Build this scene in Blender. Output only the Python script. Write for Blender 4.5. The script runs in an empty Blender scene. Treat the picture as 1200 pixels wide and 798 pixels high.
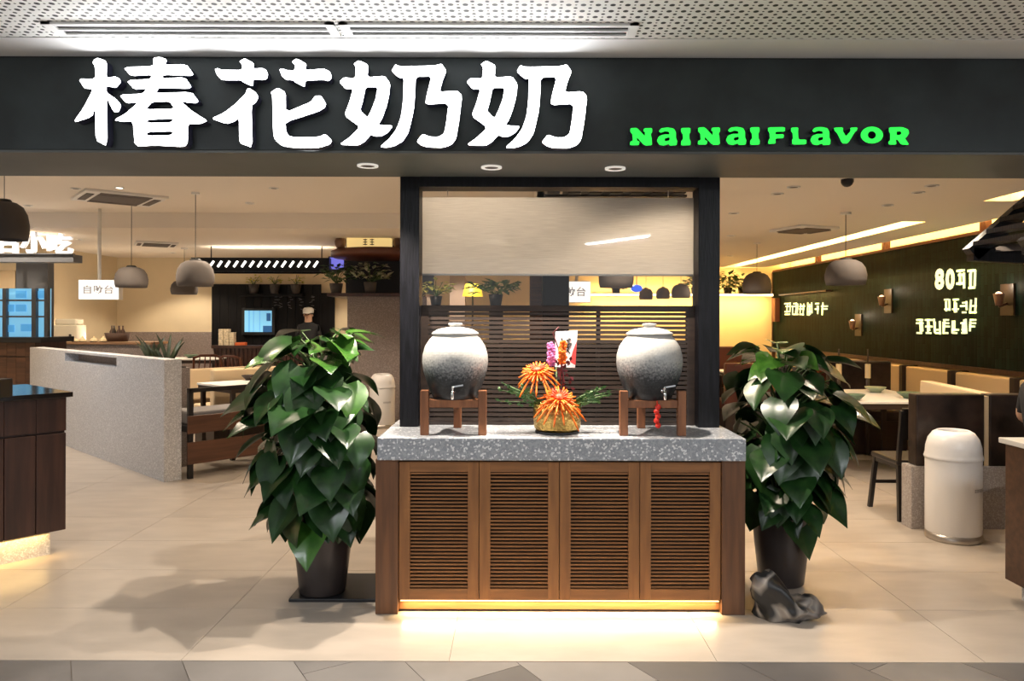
import bpy, bmesh, math, random
from mathutils import Vector, Matrix, geometry
random.seed(7)
PI = math.pi
sc = bpy.context.scene
C = sc.collection

# ------------------------------------------------------------------ camera, world, exposure
F, H, VX, VY, ROLL = 870.0, 1.52, 605.0, 375.0, 0.0025
cam_d = bpy.data.cameras.new('camera'); cam = bpy.data.objects.new('camera', cam_d); C.objects.link(cam)
cam_d.sensor_width = 36; cam_d.lens = F / 1200 * 36
cam_d.shift_x = -(VX - 600) / 1200; cam_d.shift_y = -(399 - VY) / 1200
cam_d.clip_end = 80; cam_d.clip_start = 0.05
cam.matrix_world = Matrix.Translation((0, 0, H)) @ Matrix.Rotation(PI/2, 4, 'X') @ Matrix.Rotation(ROLL, 4, 'Z')
sc.camera = cam
world = bpy.data.worlds.new('world'); sc.world = world; world.use_nodes = True
world.node_tree.nodes['Background'].inputs[0].default_value = (0.92, 0.96, 1.0, 1)
world.node_tree.nodes['Background'].inputs[1].default_value = 0.30
sc.view_settings.view_transform = 'Standard'; sc.view_settings.look = 'None'
sc.view_settings.exposure = 0.85; sc.view_settings.gamma = 1.0
sc.view_settings.use_curve_mapping = False
WARM = (1.0, 0.82, 0.62); WARM2 = (1.0, 0.62, 0.20); COOL = (0.93, 0.97, 1.0)
DOWN_W = 46.0; SOFFIT_W = 98.0; MALL_W = 40.0

def W(px, py, d):
    x = px + ROLL*(py-399); y = py - ROLL*(px-600)
    return Vector(((x-VX)*d/F, d, H + (VY-y)*d/F))

# ------------------------------------------------------------------ materials
MATS = {}
def mat(name, col, rough=0.5, metal=0.0, var=0.0, vscale=6.0, stretch=(1,1,1), bump=0.0, bscale=40.0,
        emit=None, estr=0.0, col2=None, spec=0.5, coat=0.0, trans=0.0):
    if name in MATS: return MATS[name]
    m = bpy.data.materials.new(name); m.use_nodes = True; MATS[name] = m
    nt = m.node_tree; N = nt.nodes; L = nt.links; b = N['Principled BSDF']
    b.inputs['Base Color'].default_value = (*col, 1); b.inputs['Roughness'].default_value = rough
    b.inputs['Metallic'].default_value = metal; b.inputs['Specular IOR Level'].default_value = spec
    b.inputs['Coat Weight'].default_value = coat; b.inputs['Transmission Weight'].default_value = trans
    if emit:
        b.inputs['Emission Color'].default_value = (*emit, 1); b.inputs['Emission Strength'].default_value = estr
    if var or col2 or bump:
        tc = N.new('ShaderNodeTexCoord'); mp = N.new('ShaderNodeMapping'); mp.inputs['Scale'].default_value = stretch
        oi = N.new('ShaderNodeObjectInfo'); ml = N.new('ShaderNodeMath'); ml.operation = 'MULTIPLY'; ml.inputs[1].default_value = 23.0
        L.new(oi.outputs['Random'], ml.inputs[0]); 
        L.new(tc.outputs['Object'], mp.inputs['Vector']); L.new(ml.outputs[0], mp.inputs['Location'])
    if var or col2:
        n = N.new('ShaderNodeTexNoise'); n.inputs['Scale'].default_value = vscale; n.inputs['Detail'].default_value = 5
        L.new(mp.outputs[0], n.inputs['Vector'])
        r = N.new('ShaderNodeValToRGB'); r.color_ramp.elements[0].position = 0.36; r.color_ramp.elements[1].position = 0.64
        c2 = col2 if col2 else tuple(min(1, c*(1+var)) for c in col)
        c1 = col if col2 else tuple(c*(1-var) for c in col)
        r.color_ramp.elements[0].color = (*c1, 1); r.color_ramp.elements[1].color = (*c2, 1)
        L.new(n.outputs['Fac'], r.inputs[0]); L.new(r.outputs[0], b.inputs['Base Color'])
    if bump:
        n2 = N.new('ShaderNodeTexNoise'); n2.inputs['Scale'].default_value = bscale; n2.inputs['Detail'].default_value = 3
        L.new(mp.outputs[0], n2.inputs['Vector'])
        bp = N.new('ShaderNodeBump'); bp.inputs['Strength'].default_value = bump; bp.inputs['Distance'].default_value = 0.01
        L.new(n2.outputs['Fac'], bp.inputs['Height']); L.new(bp.outputs[0], b.inputs['Normal'])
    return m

def mat_speckle(name, base, flecks, scale=60, rough=0.35, amount=0.22, base2=None):
    m = mat(name, base, rough); nt = m.node_tree; N = nt.nodes; L = nt.links; b = N['Principled BSDF']
    tc = N.new('ShaderNodeTexCoord'); v = N.new('ShaderNodeTexVoronoi'); v.inputs['Scale'].default_value = scale
    L.new(tc.outputs['Object'], v.inputs['Vector'])
    sep = N.new('ShaderNodeSeparateColor'); L.new(v.outputs['Color'], sep.inputs[0])
    r = N.new('ShaderNodeValToRGB'); r.color_ramp.interpolation = 'CONSTANT'
    r.color_ramp.elements[0].color = (*base, 1); r.color_ramp.elements[1].color = (*flecks, 1)
    r.color_ramp.elements[1].position = 1 - amount*0.6
    e = r.color_ramp.elements.new(0.42); e.color = (*(base2 or tuple(c*0.72 for c in base)), 1)
    L.new(sep.outputs[0], r.inputs[0])
    n = N.new('ShaderNodeTexNoise'); n.inputs['Scale'].default_value = scale*2.2; L.new(tc.outputs['Object'], n.inputs['Vector'])
    mx = N.new('ShaderNodeMix'); mx.data_type = 'RGBA'; mx.blend_type = 'MULTIPLY'; mx.inputs[0].default_value = 0.5
    L.new(r.outputs[0], mx.inputs[6]); L.new(n.outputs['Fac'], mx.inputs[7]); 
    bc = N.new('ShaderNodeBrightContrast'); bc.inputs[1].default_value = 0.05
    L.new(mx.outputs[2], bc.inputs[0]); L.new(bc.outputs[0], b.inputs['Base Color'])
    return m

def mat_glass(name, tint=(0.95,1,0.98)):
    m = bpy.data.materials.new(name); m.use_nodes = True; MATS[name] = m
    nt = m.node_tree; N = nt.nodes; L = nt.links; N.remove(N['Principled BSDF'])
    t = N.new('ShaderNodeBsdfTransparent'); t.inputs[0].default_value = (*tint, 1)
    g = N.new('ShaderNodeBsdfGlossy'); g.inputs['Roughness'].default_value = 0.02
    f = N.new('ShaderNodeFresnel'); f.inputs[0].default_value = 1.5; mx = N.new('ShaderNodeMixShader')
    L.new(f.outputs[0], mx.inputs[0]); L.new(t.outputs[0], mx.inputs[1]); L.new(g.outputs[0], mx.inputs[2])
    L.new(mx.outputs[0], N['Material Output'].inputs[0]); return m

def emis(name, col, s): return mat(name, tuple(min(1, c*0.8) for c in col), 0.5, emit=col, estr=s)

M_tile   = mat('beige_porcelain', (0.43,0.37,0.31), 0.30, var=0.07, vscale=3.0, stretch=(1,2.5,1))
M_grout  = mat('grout', (0.20,0.165,0.13), 0.8)
M_mtile  = mat('grey_stone_tile', (0.135,0.125,0.118), 0.5, var=0.2, vscale=2.2)
M_ceilin = mat('warm_white_plaster', (0.86,0.78,0.68), 0.8)
M_cream  = mat('cream_wall_paint', (0.76,0.64,0.44), 0.75, var=0.04, vscale=1.5)
M_fascia = mat('dark_slate_paint', (0.022,0.030,0.032), 0.55, var=0.30, vscale=3.5, bump=0.15, bscale=14)
M_soffit = mat('grey_soffit_paint', (0.10,0.105,0.10), 0.5, var=0.12, vscale=2)
M_white  = mat('white_paint', (0.84,0.84,0.83), 0.45)
M_black  = mat('black_paint', (0.008,0.008,0.010), 0.45)
M_bframe = mat('black_stained_wood', (0.004,0.004,0.006), 0.38, spec=0.28, var=0.5, vscale=10, stretch=(6,6,0.6), bump=0.25, bscale=20)
M_wood   = mat('amber_brown_wood', (0.29,0.125,0.040), 0.42, col2=(0.20,0.083,0.027), vscale=5, stretch=(7,7,0.7))
M_woodh  = mat('amber_brown_wood_cross', (0.28,0.12,0.040), 0.42, col2=(0.195,0.082,0.027), vscale=5, stretch=(0.7,7,7))
M_pilas  = mat('walnut_post_wood', (0.16,0.068,0.028), 0.4, col2=(0.105,0.045,0.020), vscale=5, stretch=(7,7,0.6))
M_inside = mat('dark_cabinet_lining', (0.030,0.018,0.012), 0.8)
M_terr   = mat_speckle('grey_terrazzo', (0.40,0.42,0.46), (0.88,0.89,0.90), 105, 0.3, 0.24, (0.31,0.33,0.365))
M_stone  = mat_speckle('speckled_grey_stone', (0.66,0.65,0.66), (0.84,0.83,0.83), 130, 0.6, 0.3, (0.54,0.53,0.54))
M_dst2   = mat_speckle('pinkish_speckled_stone', (0.40,0.35,0.32), (0.52,0.47,0.44), 130, 0.6, 0.3, (0.33,0.28,0.26))
M_dstone = mat_speckle('speckled_brown_stone', (0.30,0.235,0.215), (0.42,0.35,0.32), 110, 0.6, 0.3, (0.25,0.19,0.17))
M_latt   = mat('dark_brown_lattice', (0.025,0.015,0.011), 0.5, var=0.3, vscale=8, stretch=(0.5,5,5))
M_dwood  = mat('dark_walnut', (0.062,0.026,0.017), 0.35, col2=(0.032,0.014,0.010), vscale=4, stretch=(7,7,0.5))
M_dwoodh = mat('dark_walnut_cross', (0.10,0.043,0.022), 0.4, col2=(0.058,0.025,0.014), vscale=4, stretch=(0.5,7,7))
M_bpanel = mat('black_panel_wood', (0.004,0.0035,0.004), 0.5, spec=0.2, var=0.5, vscale=5, stretch=(8,8,0.5))
M_orangew= mat('reddish_stand_wood', (0.30,0.115,0.045), 0.45, col2=(0.20,0.075,0.030), vscale=6, stretch=(6,6,0.8))
M_chrome = mat('chrome', (0.8,0.8,0.8), 0.12, 1.0)
M_pot    = mat('dark_bronze_glaze', (0.050,0.040,0.038), 0.34, 0.25, spec=0.5)
M_soil   = mat('potting_soil', (0.02,0.014,0.01), 0.95)
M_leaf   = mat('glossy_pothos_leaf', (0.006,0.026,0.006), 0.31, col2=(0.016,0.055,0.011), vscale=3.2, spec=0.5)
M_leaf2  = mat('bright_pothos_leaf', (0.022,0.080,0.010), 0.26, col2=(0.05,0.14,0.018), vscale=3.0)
M_petio  = mat('green_petiole', (0.06,0.12,0.03), 0.5)
M_moss   = mat('brown_moss_pole', (0.030,0.022,0.014), 0.9, bump=0.6)
M_plant  = mat('small_plant_green', (0.018,0.060,0.014), 0.45, col2=(0.06,0.13,0.03), vscale=14)
M_yplant = mat('yellow_green_plant', (0.30,0.36,0.04), 0.5, col2=(0.75,0.62,0.04), vscale=18)
M_snake  = mat('snake_plant_leaf', (0.035,0.055,0.025), 0.4, col2=(0.10,0.12,0.055), vscale=18)
M_pend   = mat('grey_felt_shade', (0.125,0.108,0.10), 0.85)
M_pendd  = mat('dark_grey_shade', (0.055,0.048,0.048), 0.6)
M_cord   = mat('black_cord', (0.02,0.02,0.02), 0.6)
M_acw    = mat('white_plastic', (0.80,0.78,0.75), 0.4)
M_acd    = mat('dark_grille', (0.12,0.10,0.09), 0.7)
M_tabw   = mat('white_laminate', (0.80,0.77,0.72), 0.35)
M_tabd   = mat('dark_table_edge', (0.030,0.018,0.013), 0.4)
M_met    = mat('dark_metal', (0.022,0.020,0.021), 0.4, 0.4)
M_bench  = mat('bench_board_wood', (0.115,0.045,0.022), 0.42, col2=(0.07,0.027,0.014), vscale=4, stretch=(0.5,7,7))
M_cush   = mat('grey_cushion', (0.20,0.185,0.18), 0.9)
M_beige  = mat('beige_upholstery', (0.62,0.47,0.29), 0.7)
M_leath  = mat('dark_marbled_leather', (0.013,0.008,0.006), 0.38, spec=0.3, col2=(0.04,0.024,0.018), vscale=6, bump=0.3, bscale=9)
M_redw   = mat('red_brown_wood', (0.12,0.035,0.018), 0.4)
M_green  = mat('green_bowl_glaze', (0.10,0.16,0.10), 0.3)
M_gold   = mat('hammered_brass', (0.63,0.42,0.13), 0.28, 1.0, bump=0.0)
M_orange = mat('orange_petals', (0.82,0.13,0.004), 0.5, col2=(0.88,0.22,0.008), vscale=30)
M_oranged= mat('deep_orange_petals', (0.66,0.05,0.004), 0.5)
M_purple = mat('purple_blossom', (0.42,0.10,0.32), 0.5, col2=(0.65,0.22,0.50), vscale=40)
M_dred   = mat('dark_red_foliage', (0.10,0.008,0.014), 0.5)
M_red    = mat('red_tassel', (0.70,0.03,0.015), 0.4)
M_card   = mat('white_card', (0.80,0.79,0.82), 0.6)
M_ink    = mat('black_ink', (0.015,0.015,0.015), 0.7)
M_pink   = mat('red_pink_print', (0.65,0.06,0.06), 0.6)
M_bin    = mat('white_enamel', (0.84,0.82,0.81), 0.3)
M_bing   = mat('grey_print', (0.25,0.24,0.25), 0.6)
M_steel  = mat('brushed_steel', (0.55,0.50,0.45), 0.35, 0.9)
M_gtile  = mat('green_glazed_tile', (0.006,0.014,0.008), 0.5, spec=0.05)
M_box    = mat('cream_boxes', (0.62,0.52,0.36), 0.7, var=0.25, vscale=30)
M_obox   = mat('orange_box', (0.60,0.12,0.03), 0.6)
M_skin   = mat('skin', (0.55,0.33,0.22), 0.6)
M_cloth  = mat('black_cloth', (0.012,0.012,0.014), 0.9)
M_capw   = mat('white_cap', (0.75,0.73,0.68), 0.9)
M_clay   = mat('brown_clay_jar', (0.19,0.10,0.06), 0.45)
M_food   = mat('pale_bread', (0.78,0.62,0.36), 0.7)
M_bask   = mat('brown_basket', (0.09,0.05,0.035), 0.8, bump=0.5)
M_applw  = mat('ivory_appliance', (0.66,0.60,0.47), 0.5)
M_gpanel = mat('blue_grey_panel', (0.135,0.145,0.165), 0.5)
E_white  = emis('sign_white_light', (0.97,0.98,1.0), 8.0)
E_green  = emis('sign_green_light', (0.020,1.0,0.070), 0.60)
E_small  = emis('small_sign_light', (0.95,0.96,1.0), 0.75)
E_box    = emis('lightbox_face', (1.0,0.95,0.88), 0.62)
E_lens   = emis('lamp_lens', (1.0,0.90,0.72), 5.0)
E_ring   = emis('lit_ring', (1.0,0.95,0.88), 0.25)
E_led    = emis('warm_led', (1.0,0.66,0.24), 2.2)
E_blue   = emis('blue_screen', (0.10,0.42,0.80), 0.36)
E_blued  = emis('blue_screen_dark', (0.02,0.11,0.30), 0.3)
E_bluel  = emis('blue_window_light', (0.22,0.58,0.86), 0.40)
E_text   = emis('wall_text_light', (0.95,1.0,0.50), 0.7)
E_yel    = emis('yellow_lightbox', (1.0,0.72,0.28), 0.38)
E_tube   = emis('mall_tube', (0.95,0.98,1.0), 9.0)
G_glass  = mat_glass('clear_glass', (1,1,1)); G_case = mat_glass('display_glass', (0.86,0.93,0.97))

# perforated ceiling board
def mat_perf():
    m = mat('perforated_white_board', (0.84,0.84,0.82), 0.6); nt = m.node_tree; N = nt.nodes; L = nt.links; b = N['Principled BSDF']
    tc = N.new('ShaderNodeTexCoord'); sp = N.new('ShaderNodeSeparateXYZ'); L.new(tc.outputs['Object'], sp.inputs[0])
    def math_(op, a, bb=None, c=None):
        n = N.new('ShaderNodeMath'); n.operation = op
        for i, s in enumerate((a, bb, c)):
            if s is None: continue
            if isinstance(s, (int, float)): n.inputs[i].default_value = s
            else: L.new(s, n.inputs[i])
        return n.outputs[0]
    def dots(px, py, ox, oy, r):
        fx = math_('SUBTRACT', math_('FRACT', math_('ADD', math_('DIVIDE', sp.outputs[0], px), ox)), 0.5)
        fy = math_('SUBTRACT', math_('FRACT', math_('ADD', math_('DIVIDE', sp.outputs[1], py), oy)), 0.5)
        dx = math_('MULTIPLY', fx, px); dy = math_('MULTIPLY', fy, py)
        d = math_('SQRT', math_('ADD', math_('MULTIPLY', dx, dx), math_('MULTIPLY', dy, dy)))
        return math_('LESS_THAN', d, r)
    a = dots(0.060, 0.060, 0, 0, 0.0115); c = dots(0.060, 0.060, 0.5, 0.5, 0.0085); e = dots(0.060,0.060,0.5,0,0.005)
    s = math_('MAXIMUM', math_('MAXIMUM', a, c), e)
    mx = N.new('ShaderNodeMix'); mx.data_type = 'RGBA'; L.new(s, mx.inputs[0])
    mx.inputs[6].default_value = (0.84,0.84,0.82,1); mx.inputs[7].default_value = (0.015,0.015,0.015,1)
    L.new(mx.outputs[2], b.inputs['Base Color']); return m
M_perf = mat_perf()
# jar glaze: pale ash glaze above, iron black below, a speckled border
def mat_jar():
    m = mat('ash_glaze_jar', (0.5,0.5,0.5), 0.38); nt = m.node_tree; N = nt.nodes; L = nt.links; b = N['Principled BSDF']
    tc = N.new('ShaderNodeTexCoord'); sp = N.new('ShaderNodeSeparateXYZ'); L.new(tc.outputs['Object'], sp.inputs[0])
    n = N.new('ShaderNodeTexNoise'); n.inputs['Scale'].default_value = 95; n.inputs['Detail'].default_value = 4; L.new(tc.outputs['Object'], n.inputs['Vector'])
    ma = N.new('ShaderNodeMath'); ma.operation = 'MULTIPLY_ADD'; ma.inputs[1].default_value = 0.16; L.new(n.outputs['Fac'], ma.inputs[0]); L.new(sp.outputs[2], ma.inputs[2])
    r = N.new('ShaderNodeValToRGB'); e = r.color_ramp.elements
    e[0].position = 0.12; e[0].color = (0.012,0.013,0.015,1); e[1].position = 0.36; e[1].color = (0.55,0.54,0.51,1)
    x = e.new(0.195); x.color = (0.035,0.038,0.042,1); x = e.new(0.24); x.color = (0.19,0.195,0.20,1); x = e.new(0.29); x.color = (0.42,0.415,0.40,1)
    L.new(ma.outputs[0], r.inputs[0]); L.new(r.outputs[0], b.inputs['Base Color']); 
    wv = N.new('ShaderNodeTexWave'); wv.bands_direction = 'Z'; wv.inputs['Scale'].default_value = 24; L.new(tc.outputs['Object'], wv.inputs['Vector'])
    bp = N.new('ShaderNodeBump'); bp.inputs['Strength'].default_value = 0.045; bp.inputs['Distance'].default_value = 0.004
    L.new(wv.outputs['Fac'], bp.inputs['Height']); L.new(bp.outputs[0], b.inputs['Normal']); return m
M_jar = mat_jar()
def add_voronoi_bump(m, scale, s):
    nt = m.node_tree; N = nt.nodes; L = nt.links; tc = N.new('ShaderNodeTexCoord'); v = N.new('ShaderNodeTexVoronoi')
    v.inputs['Scale'].default_value = scale; L.new(tc.outputs['Object'], v.inputs['Vector'])
    bp = N.new('ShaderNodeBump'); bp.inputs['Strength'].default_value = s; bp.inputs['Distance'].default_value = 0.01
    L.new(v.outputs['Distance'], bp.inputs['Height']); L.new(bp.outputs[0], N['Principled BSDF'].inputs['Normal'])
add_voronoi_bump(M_gold, 70, 0.6)
# upright glazed finger tiles, too small to pick apart, on the far green wall
def tile_wall():
    nt = M_gtile.node_tree; N = nt.nodes; L = nt.links; b = N['Principled BSDF']
    tc = N.new('ShaderNodeTexCoord'); mp = N.new('ShaderNodeMapping'); mp.inputs['Rotation'].default_value = (0, PI/2, 0)
    sp = N.new('ShaderNodeSeparateXYZ'); cb = N.new('ShaderNodeCombineXYZ'); L.new(tc.outputs['Object'], sp.inputs[0])
    L.new(sp.outputs[2], cb.inputs[0]); L.new(sp.outputs[1], cb.inputs[1])
    br = N.new('ShaderNodeTexBrick'); L.new(cb.outputs[0], br.inputs['Vector'])
    br.inputs['Scale'].default_value = 1; br.inputs['Brick Width'].default_value = 0.22; br.inputs['Row Height'].default_value = 0.06
    br.inputs['Mortar Size'].default_value = 0.004; br.inputs['Color1'].default_value = (0.003,0.008,0.0065,1); br.inputs['Color2'].default_value = (0.008,0.021,0.016,1)
    br.inputs['Mortar'].default_value = (0.002,0.003,0.003,1)
    L.new(br.outputs['Color'], b.inputs['Base Color'])
    bp = N.new('ShaderNodeBump'); bp.inputs['Strength'].default_value = 0.5; bp.inputs['Distance'].default_value = 0.01; bp.invert = True
    L.new(br.outputs['Fac'], bp.inputs['Height']); L.new(bp.outputs[0], b.inputs['Normal'])
tile_wall()
# roller blind cloth: lets some light and a little of the view through
def mat_blind():
    m = bpy.data.materials.new('linen_blind_cloth'); m.use_nodes = True; nt = m.node_tree; N = nt.nodes; L = nt.links; N.remove(N['Principled BSDF'])
    d = N.new('ShaderNodeBsdfDiffuse'); t = N.new('ShaderNodeBsdfTranslucent'); x = N.new('ShaderNodeBsdfTransparent')
    tc = N.new('ShaderNodeTexCoord'); mp = N.new('ShaderNodeMapping'); mp.inputs['Scale'].default_value = (6,1,160); n = N.new('ShaderNodeTexNoise'); n.inputs['Scale'].default_value = 1.5
    L.new(tc.outputs['Object'], mp.inputs[0]); L.new(mp.outputs[0], n.inputs['Vector'])
    r = N.new('ShaderNodeValToRGB'); r.color_ramp.elements[0].color = (0.66,0.63,0.59,1); r.color_ramp.elements[1].color = (0.80,0.77,0.72,1)
    r.color_ramp.elements[0].position = 0.3; r.color_ramp.elements[1].position = 0.7
    L.new(n.outputs['Fac'], r.inputs[0]); L.new(r.outputs[0], d.inputs[0]); L.new(r.outputs[0], t.inputs[0])
    a = N.new('ShaderNodeMixShader'); a.inputs[0].default_value = 0.55; L.new(d.outputs[0], a.inputs[1]); L.new(t.outputs[0], a.inputs[2])
    c = N.new('ShaderNodeMixShader'); c.inputs[0].default_value = 0.06; L.new(a.outputs[0], c.inputs[1]); L.new(x.outputs[0], c.inputs[2])
    L.new(c.outputs[0], N['Material Output'].inputs[0]); return m
M_blind = mat_blind()
# viewing stone: black with pale veins
def mat_rock():
    m = mat('veined_black_rock', (0.02,0.02,0.02), 0.45); nt = m.node_tree; N = nt.nodes; L = nt.links; b = N['Principled BSDF']
    tc = N.new('ShaderNodeTexCoord'); v = N.new('ShaderNodeTexNoise'); v.inputs['Scale'].default_value = 5.5; v.inputs['Distortion'].default_value = 0.5; v.inputs['Detail'].default_value = 1.2; L.new(tc.outputs['Object'], v.inputs['Vector'])
    r = N.new('ShaderNodeValToRGB'); e = r.color_ramp.elements; e[0].position = 0.43; e[0].color = (0.012,0.012,0.013,1); e[1].position = 0.61; e[1].color = (0.015,0.015,0.016,1)
    x = e.new(0.50); x.color = (0.26,0.235,0.21,1); x = e.new(0.555); x.color = (0.15,0.13,0.12,1)
    L.new(v.outputs['Fac'], r.inputs[0]); L.new(r.outputs[0], b.inputs['Base Color']); return m
M_rock = mat_rock()

# ------------------------------------------------------------------ mesh helpers
class MB:
    def __init__(s): s.v = []; s.f = []; s.sm = []
    def add(s, vs, fs, smooth=False):
        o = len(s.v); s.v += [tuple(p) for p in vs]; s.f += [tuple(i+o for i in f) for f in fs]; s.sm += [smooth]*len(fs); return s
    def box(s, x0, x1, y0, y1, z0, z1):
        return s.add([(x0,y0,z0),(x1,y0,z0),(x1,y1,z0),(x0,y1,z0),(x0,y0,z1),(x1,y0,z1),(x1,y1,z1),(x0,y1,z1)],
                     [(3,2,1,0),(4,5,6,7),(0,1,5,4),(1,2,6,5),(2,3,7,6),(3,0,4,7)])
    def bar(s, p, q, w, h):
        p = Vector(p); q = Vector(q); d = (q-p).normalized(); up = Vector((0,0,1)) if abs(d.z) < 0.95 else Vector((0,1,0))
        a = d.cross(up).normalized()*w/2; b = a.cross(d).normalized()*h/2
        vs = [p-a-b,p+a-b,p+a+b,p-a+b,q-a-b,q+a-b,q+a+b,q-a+b]
        return s.add(vs, [(0,1,2,3),(7,6,5,4),(0,4,5,1),(1,5,6,2),(2,6,7,3),(3,7,4,0)])
    def tube(s, pts, r, n=8, caps=True):
        pts = [Vector(p) for p in pts]; R = r if isinstance(r, (list,tuple)) else [r]*len(pts); vs = []; fs = []
        a = None
        for i, p in enumerate(pts):
            d = (pts[min(i+1,len(pts)-1)]-pts[max(i-1,0)]).normalized()
            if a is None:
                a = d.cross(Vector((0,0,1)) if abs(d.z) < 0.9 else Vector((1,0,0))).normalized()
            else: a = (a - d*a.dot(d)).normalized()
            b = d.cross(a)
            for k in range(n):
                t = 2*PI*k/n; vs.append(p + (a*math.cos(t)+b*math.sin(t))*R[i])
        for i in range(len(pts)-1):
            for k in range(n): fs.append((i*n+k, i*n+(k+1)%n, (i+1)*n+(k+1)%n, (i+1)*n+k))
        s.add(vs, fs, True)
        if caps:
            o = len(s.v)-len(vs); s.f += [tuple(o+k for k in range(n))[::-1], tuple(o+(len(pts)-1)*n+k for k in range(n))]; s.sm += [False, False]
        return s
    def lathe(s, prof, c=(0,0,0), n=32, smooth=True):
        vs = []; fs = []; m = len(prof)
        for (r, z) in prof:
            for k in range(n):
                t = 2*PI*k/n; vs.append((c[0]+r*math.cos(t), c[1]+r*math.sin(t), c[2]+z))
        for i in range(m-1):
            for k in range(n): fs.append((i*n+k, i*n+(k+1)%n, (i+1)*n+(k+1)%n, (i+1)*n+k))
        return s.add(vs, fs, smooth)
    def cyl(s, c, r, z0, z1, n=24):
        return s.lathe([(0.0001,z0),(r,z0),(r,z1),(0.0001,z1)], c, n, False)
    def face(s, polys, to3d, flip=False):
        flat = [p for poly in polys for p in poly]
        tris = geometry.tessellate_polygon([[Vector((a,b,0)) for a,b in poly] for poly in polys])
        return s.add([to3d(a,b,0) for a,b in flat], [t[::-1] if flip else t for t in tris])
    def rims(s, polys, to3d, depth):
        for poly in polys:
            n = len(poly); vs = [to3d(a,b,0) for a,b in poly]+[to3d(a,b,depth) for a,b in poly]
            s.add(vs, [(i,(i+1)%n,n+(i+1)%n,n+i) for i in range(n)])
        return s
    def solid(s, polys, to3d, depth):
        s.face(polys, to3d); s.face(polys, lambda a,b,d: to3d(a,b,depth), True); return s.rims(polys, to3d, depth)
    def ball(s, c, r, n=10, m=7, sx=1, sy=1, sz=1):
        vs = []; fs = []
        for i in range(m+1):
            p = PI*i/m
            for k in range(n):
                t = 2*PI*k/n; vs.append((c[0]+r*sx*math.sin(p)*math.cos(t), c[1]+r*sy*math.sin(p)*math.sin(t), c[2]+r*sz*math.cos(p)))
        for i in range(m):
            for k in range(n): fs.append((i*n+k,(i+1)*n+k,(i+1)*n+(k+1)%n,i*n+(k+1)%n))
        return s.add(vs, fs, True)

def tag(o, label=None, cat=None, group=None, kind=None):
    if label: o['label'] = label
    if cat: o['category'] = cat
    if group: o['group'] = group
    if kind: o['kind'] = kind
    return o
def thing(name, label, cat, loc=(0,0,0), rotz=0, group=None):
    o = bpy.data.objects.new(name, None); C.objects.link(o); o.empty_display_size = 0.05
    o.location = loc; o.rotation_euler = (0,0,rotz); return tag(o, label, cat, group)
def obj(name, mb, m, parent=None, local=False, bevel=0.0, **kw):
    me = bpy.data.meshes.new(name)
    xs = [p[0] for p in mb.v]; ys = [p[1] for p in mb.v]; zs = [p[2] for p in mb.v]
    o0 = Vector(((min(xs)+max(xs))/2, (min(ys)+max(ys))/2, min(zs)))
    me.from_pydata([tuple(Vector(p)-o0) for p in mb.v], [], mb.f)
    me.polygons.foreach_set('use_smooth', mb.sm)
    bm = bmesh.new(); bm.from_mesh(me)
    bmesh.ops.recalc_face_normals(bm, faces=bm.faces)
    if bevel:
        es = [e for e in bm.edges if len(e.link_faces) == 2 and e.calc_face_angle(0) > 0.6]
        bmesh.ops.bevel(bm, geom=es, offset=bevel, segments=2, affect='EDGES', profile=0.5)
    bm.to_mesh(me); bm.free()
    me.materials.append(m); o = bpy.data.objects.new(name, me); C.objects.link(o)
    if parent:
        o.parent = parent; o.location = o0 if local else o0 - parent_world(parent)
    else: o.location = o0
    return tag(o, **kw)
def parent_world(p):
    v = Vector(p.location)
    while p.parent: p = p.parent; v = v + Vector(p.location)
    return v
def kids(o): return list(o.children)
def copy_tree(o, parent=None, loc=None, rotz=None, label=None, group=None):
    c = o.copy(); C.objects.link(c); c.parent = parent
    if loc is not None: c.location = loc
    if rotz is not None: c.rotation_euler = (0,0,rotz)
    if label: c['label'] = label
    if group: c['group'] = group
    for ch in kids(o): copy_tree(ch, c)
    return c
def light(name, kind, loc, energy, col, parent=None, rot=(0,0,0), **kw):
    d = bpy.data.lights.new(name, kind); d.energy = energy; d.color = col
    for k, v in kw.items(): setattr(d, k, v)
    o = bpy.data.objects.new(name, d); C.objects.link(o); o.rotation_euler = rot
    if parent: o.parent = parent; o.location = Vector(loc) - parent_world(parent)
    else: o.location = loc
    return o
def text_mb(string, height, to3d, depth, weight=0.0):
    cu = bpy.data.curves.new('lettering', 'FONT'); cu.body = string; cu.size = 1.0; cu.extrude = 0.0; cu.offset = weight; cu.resolution_u = 3
    o = bpy.data.objects.new('lettering', cu); C.objects.link(o)
    dg = bpy.context.evaluated_depsgraph_get(); me = bpy.data.meshes.new_from_object(o.evaluated_get(dg))
    vs = [v.co.copy() for v in me.vertices]; fs = [tuple(p.vertices) for p in me.polygons]
    C.objects.unlink(o); bpy.data.objects.remove(o); bpy.data.meshes.remove(me)
    mb = MB()
    if not vs: return mb, 1
    x0 = min(v.x for v in vs); x1 = max(v.x for v in vs); y0 = min(v.y for v in vs); y1 = max(v.y for v in vs); k = height/(y1-y0)
    mb.add([to3d((v.x-x0)*k, (v.y-y0)*k, depth) for v in vs], fs)
    return mb, (x1-x0)*k

# ================================================================== SETTING
FZ, SZ, MZ = 3.60, 2.34, 2.80          # fascia plane, soffit height, mall ceiling height
CL, CLL, CR = 2.92, 2.72, 2.55         # dining room ceilings
BW = 14.5                              # back wall
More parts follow.
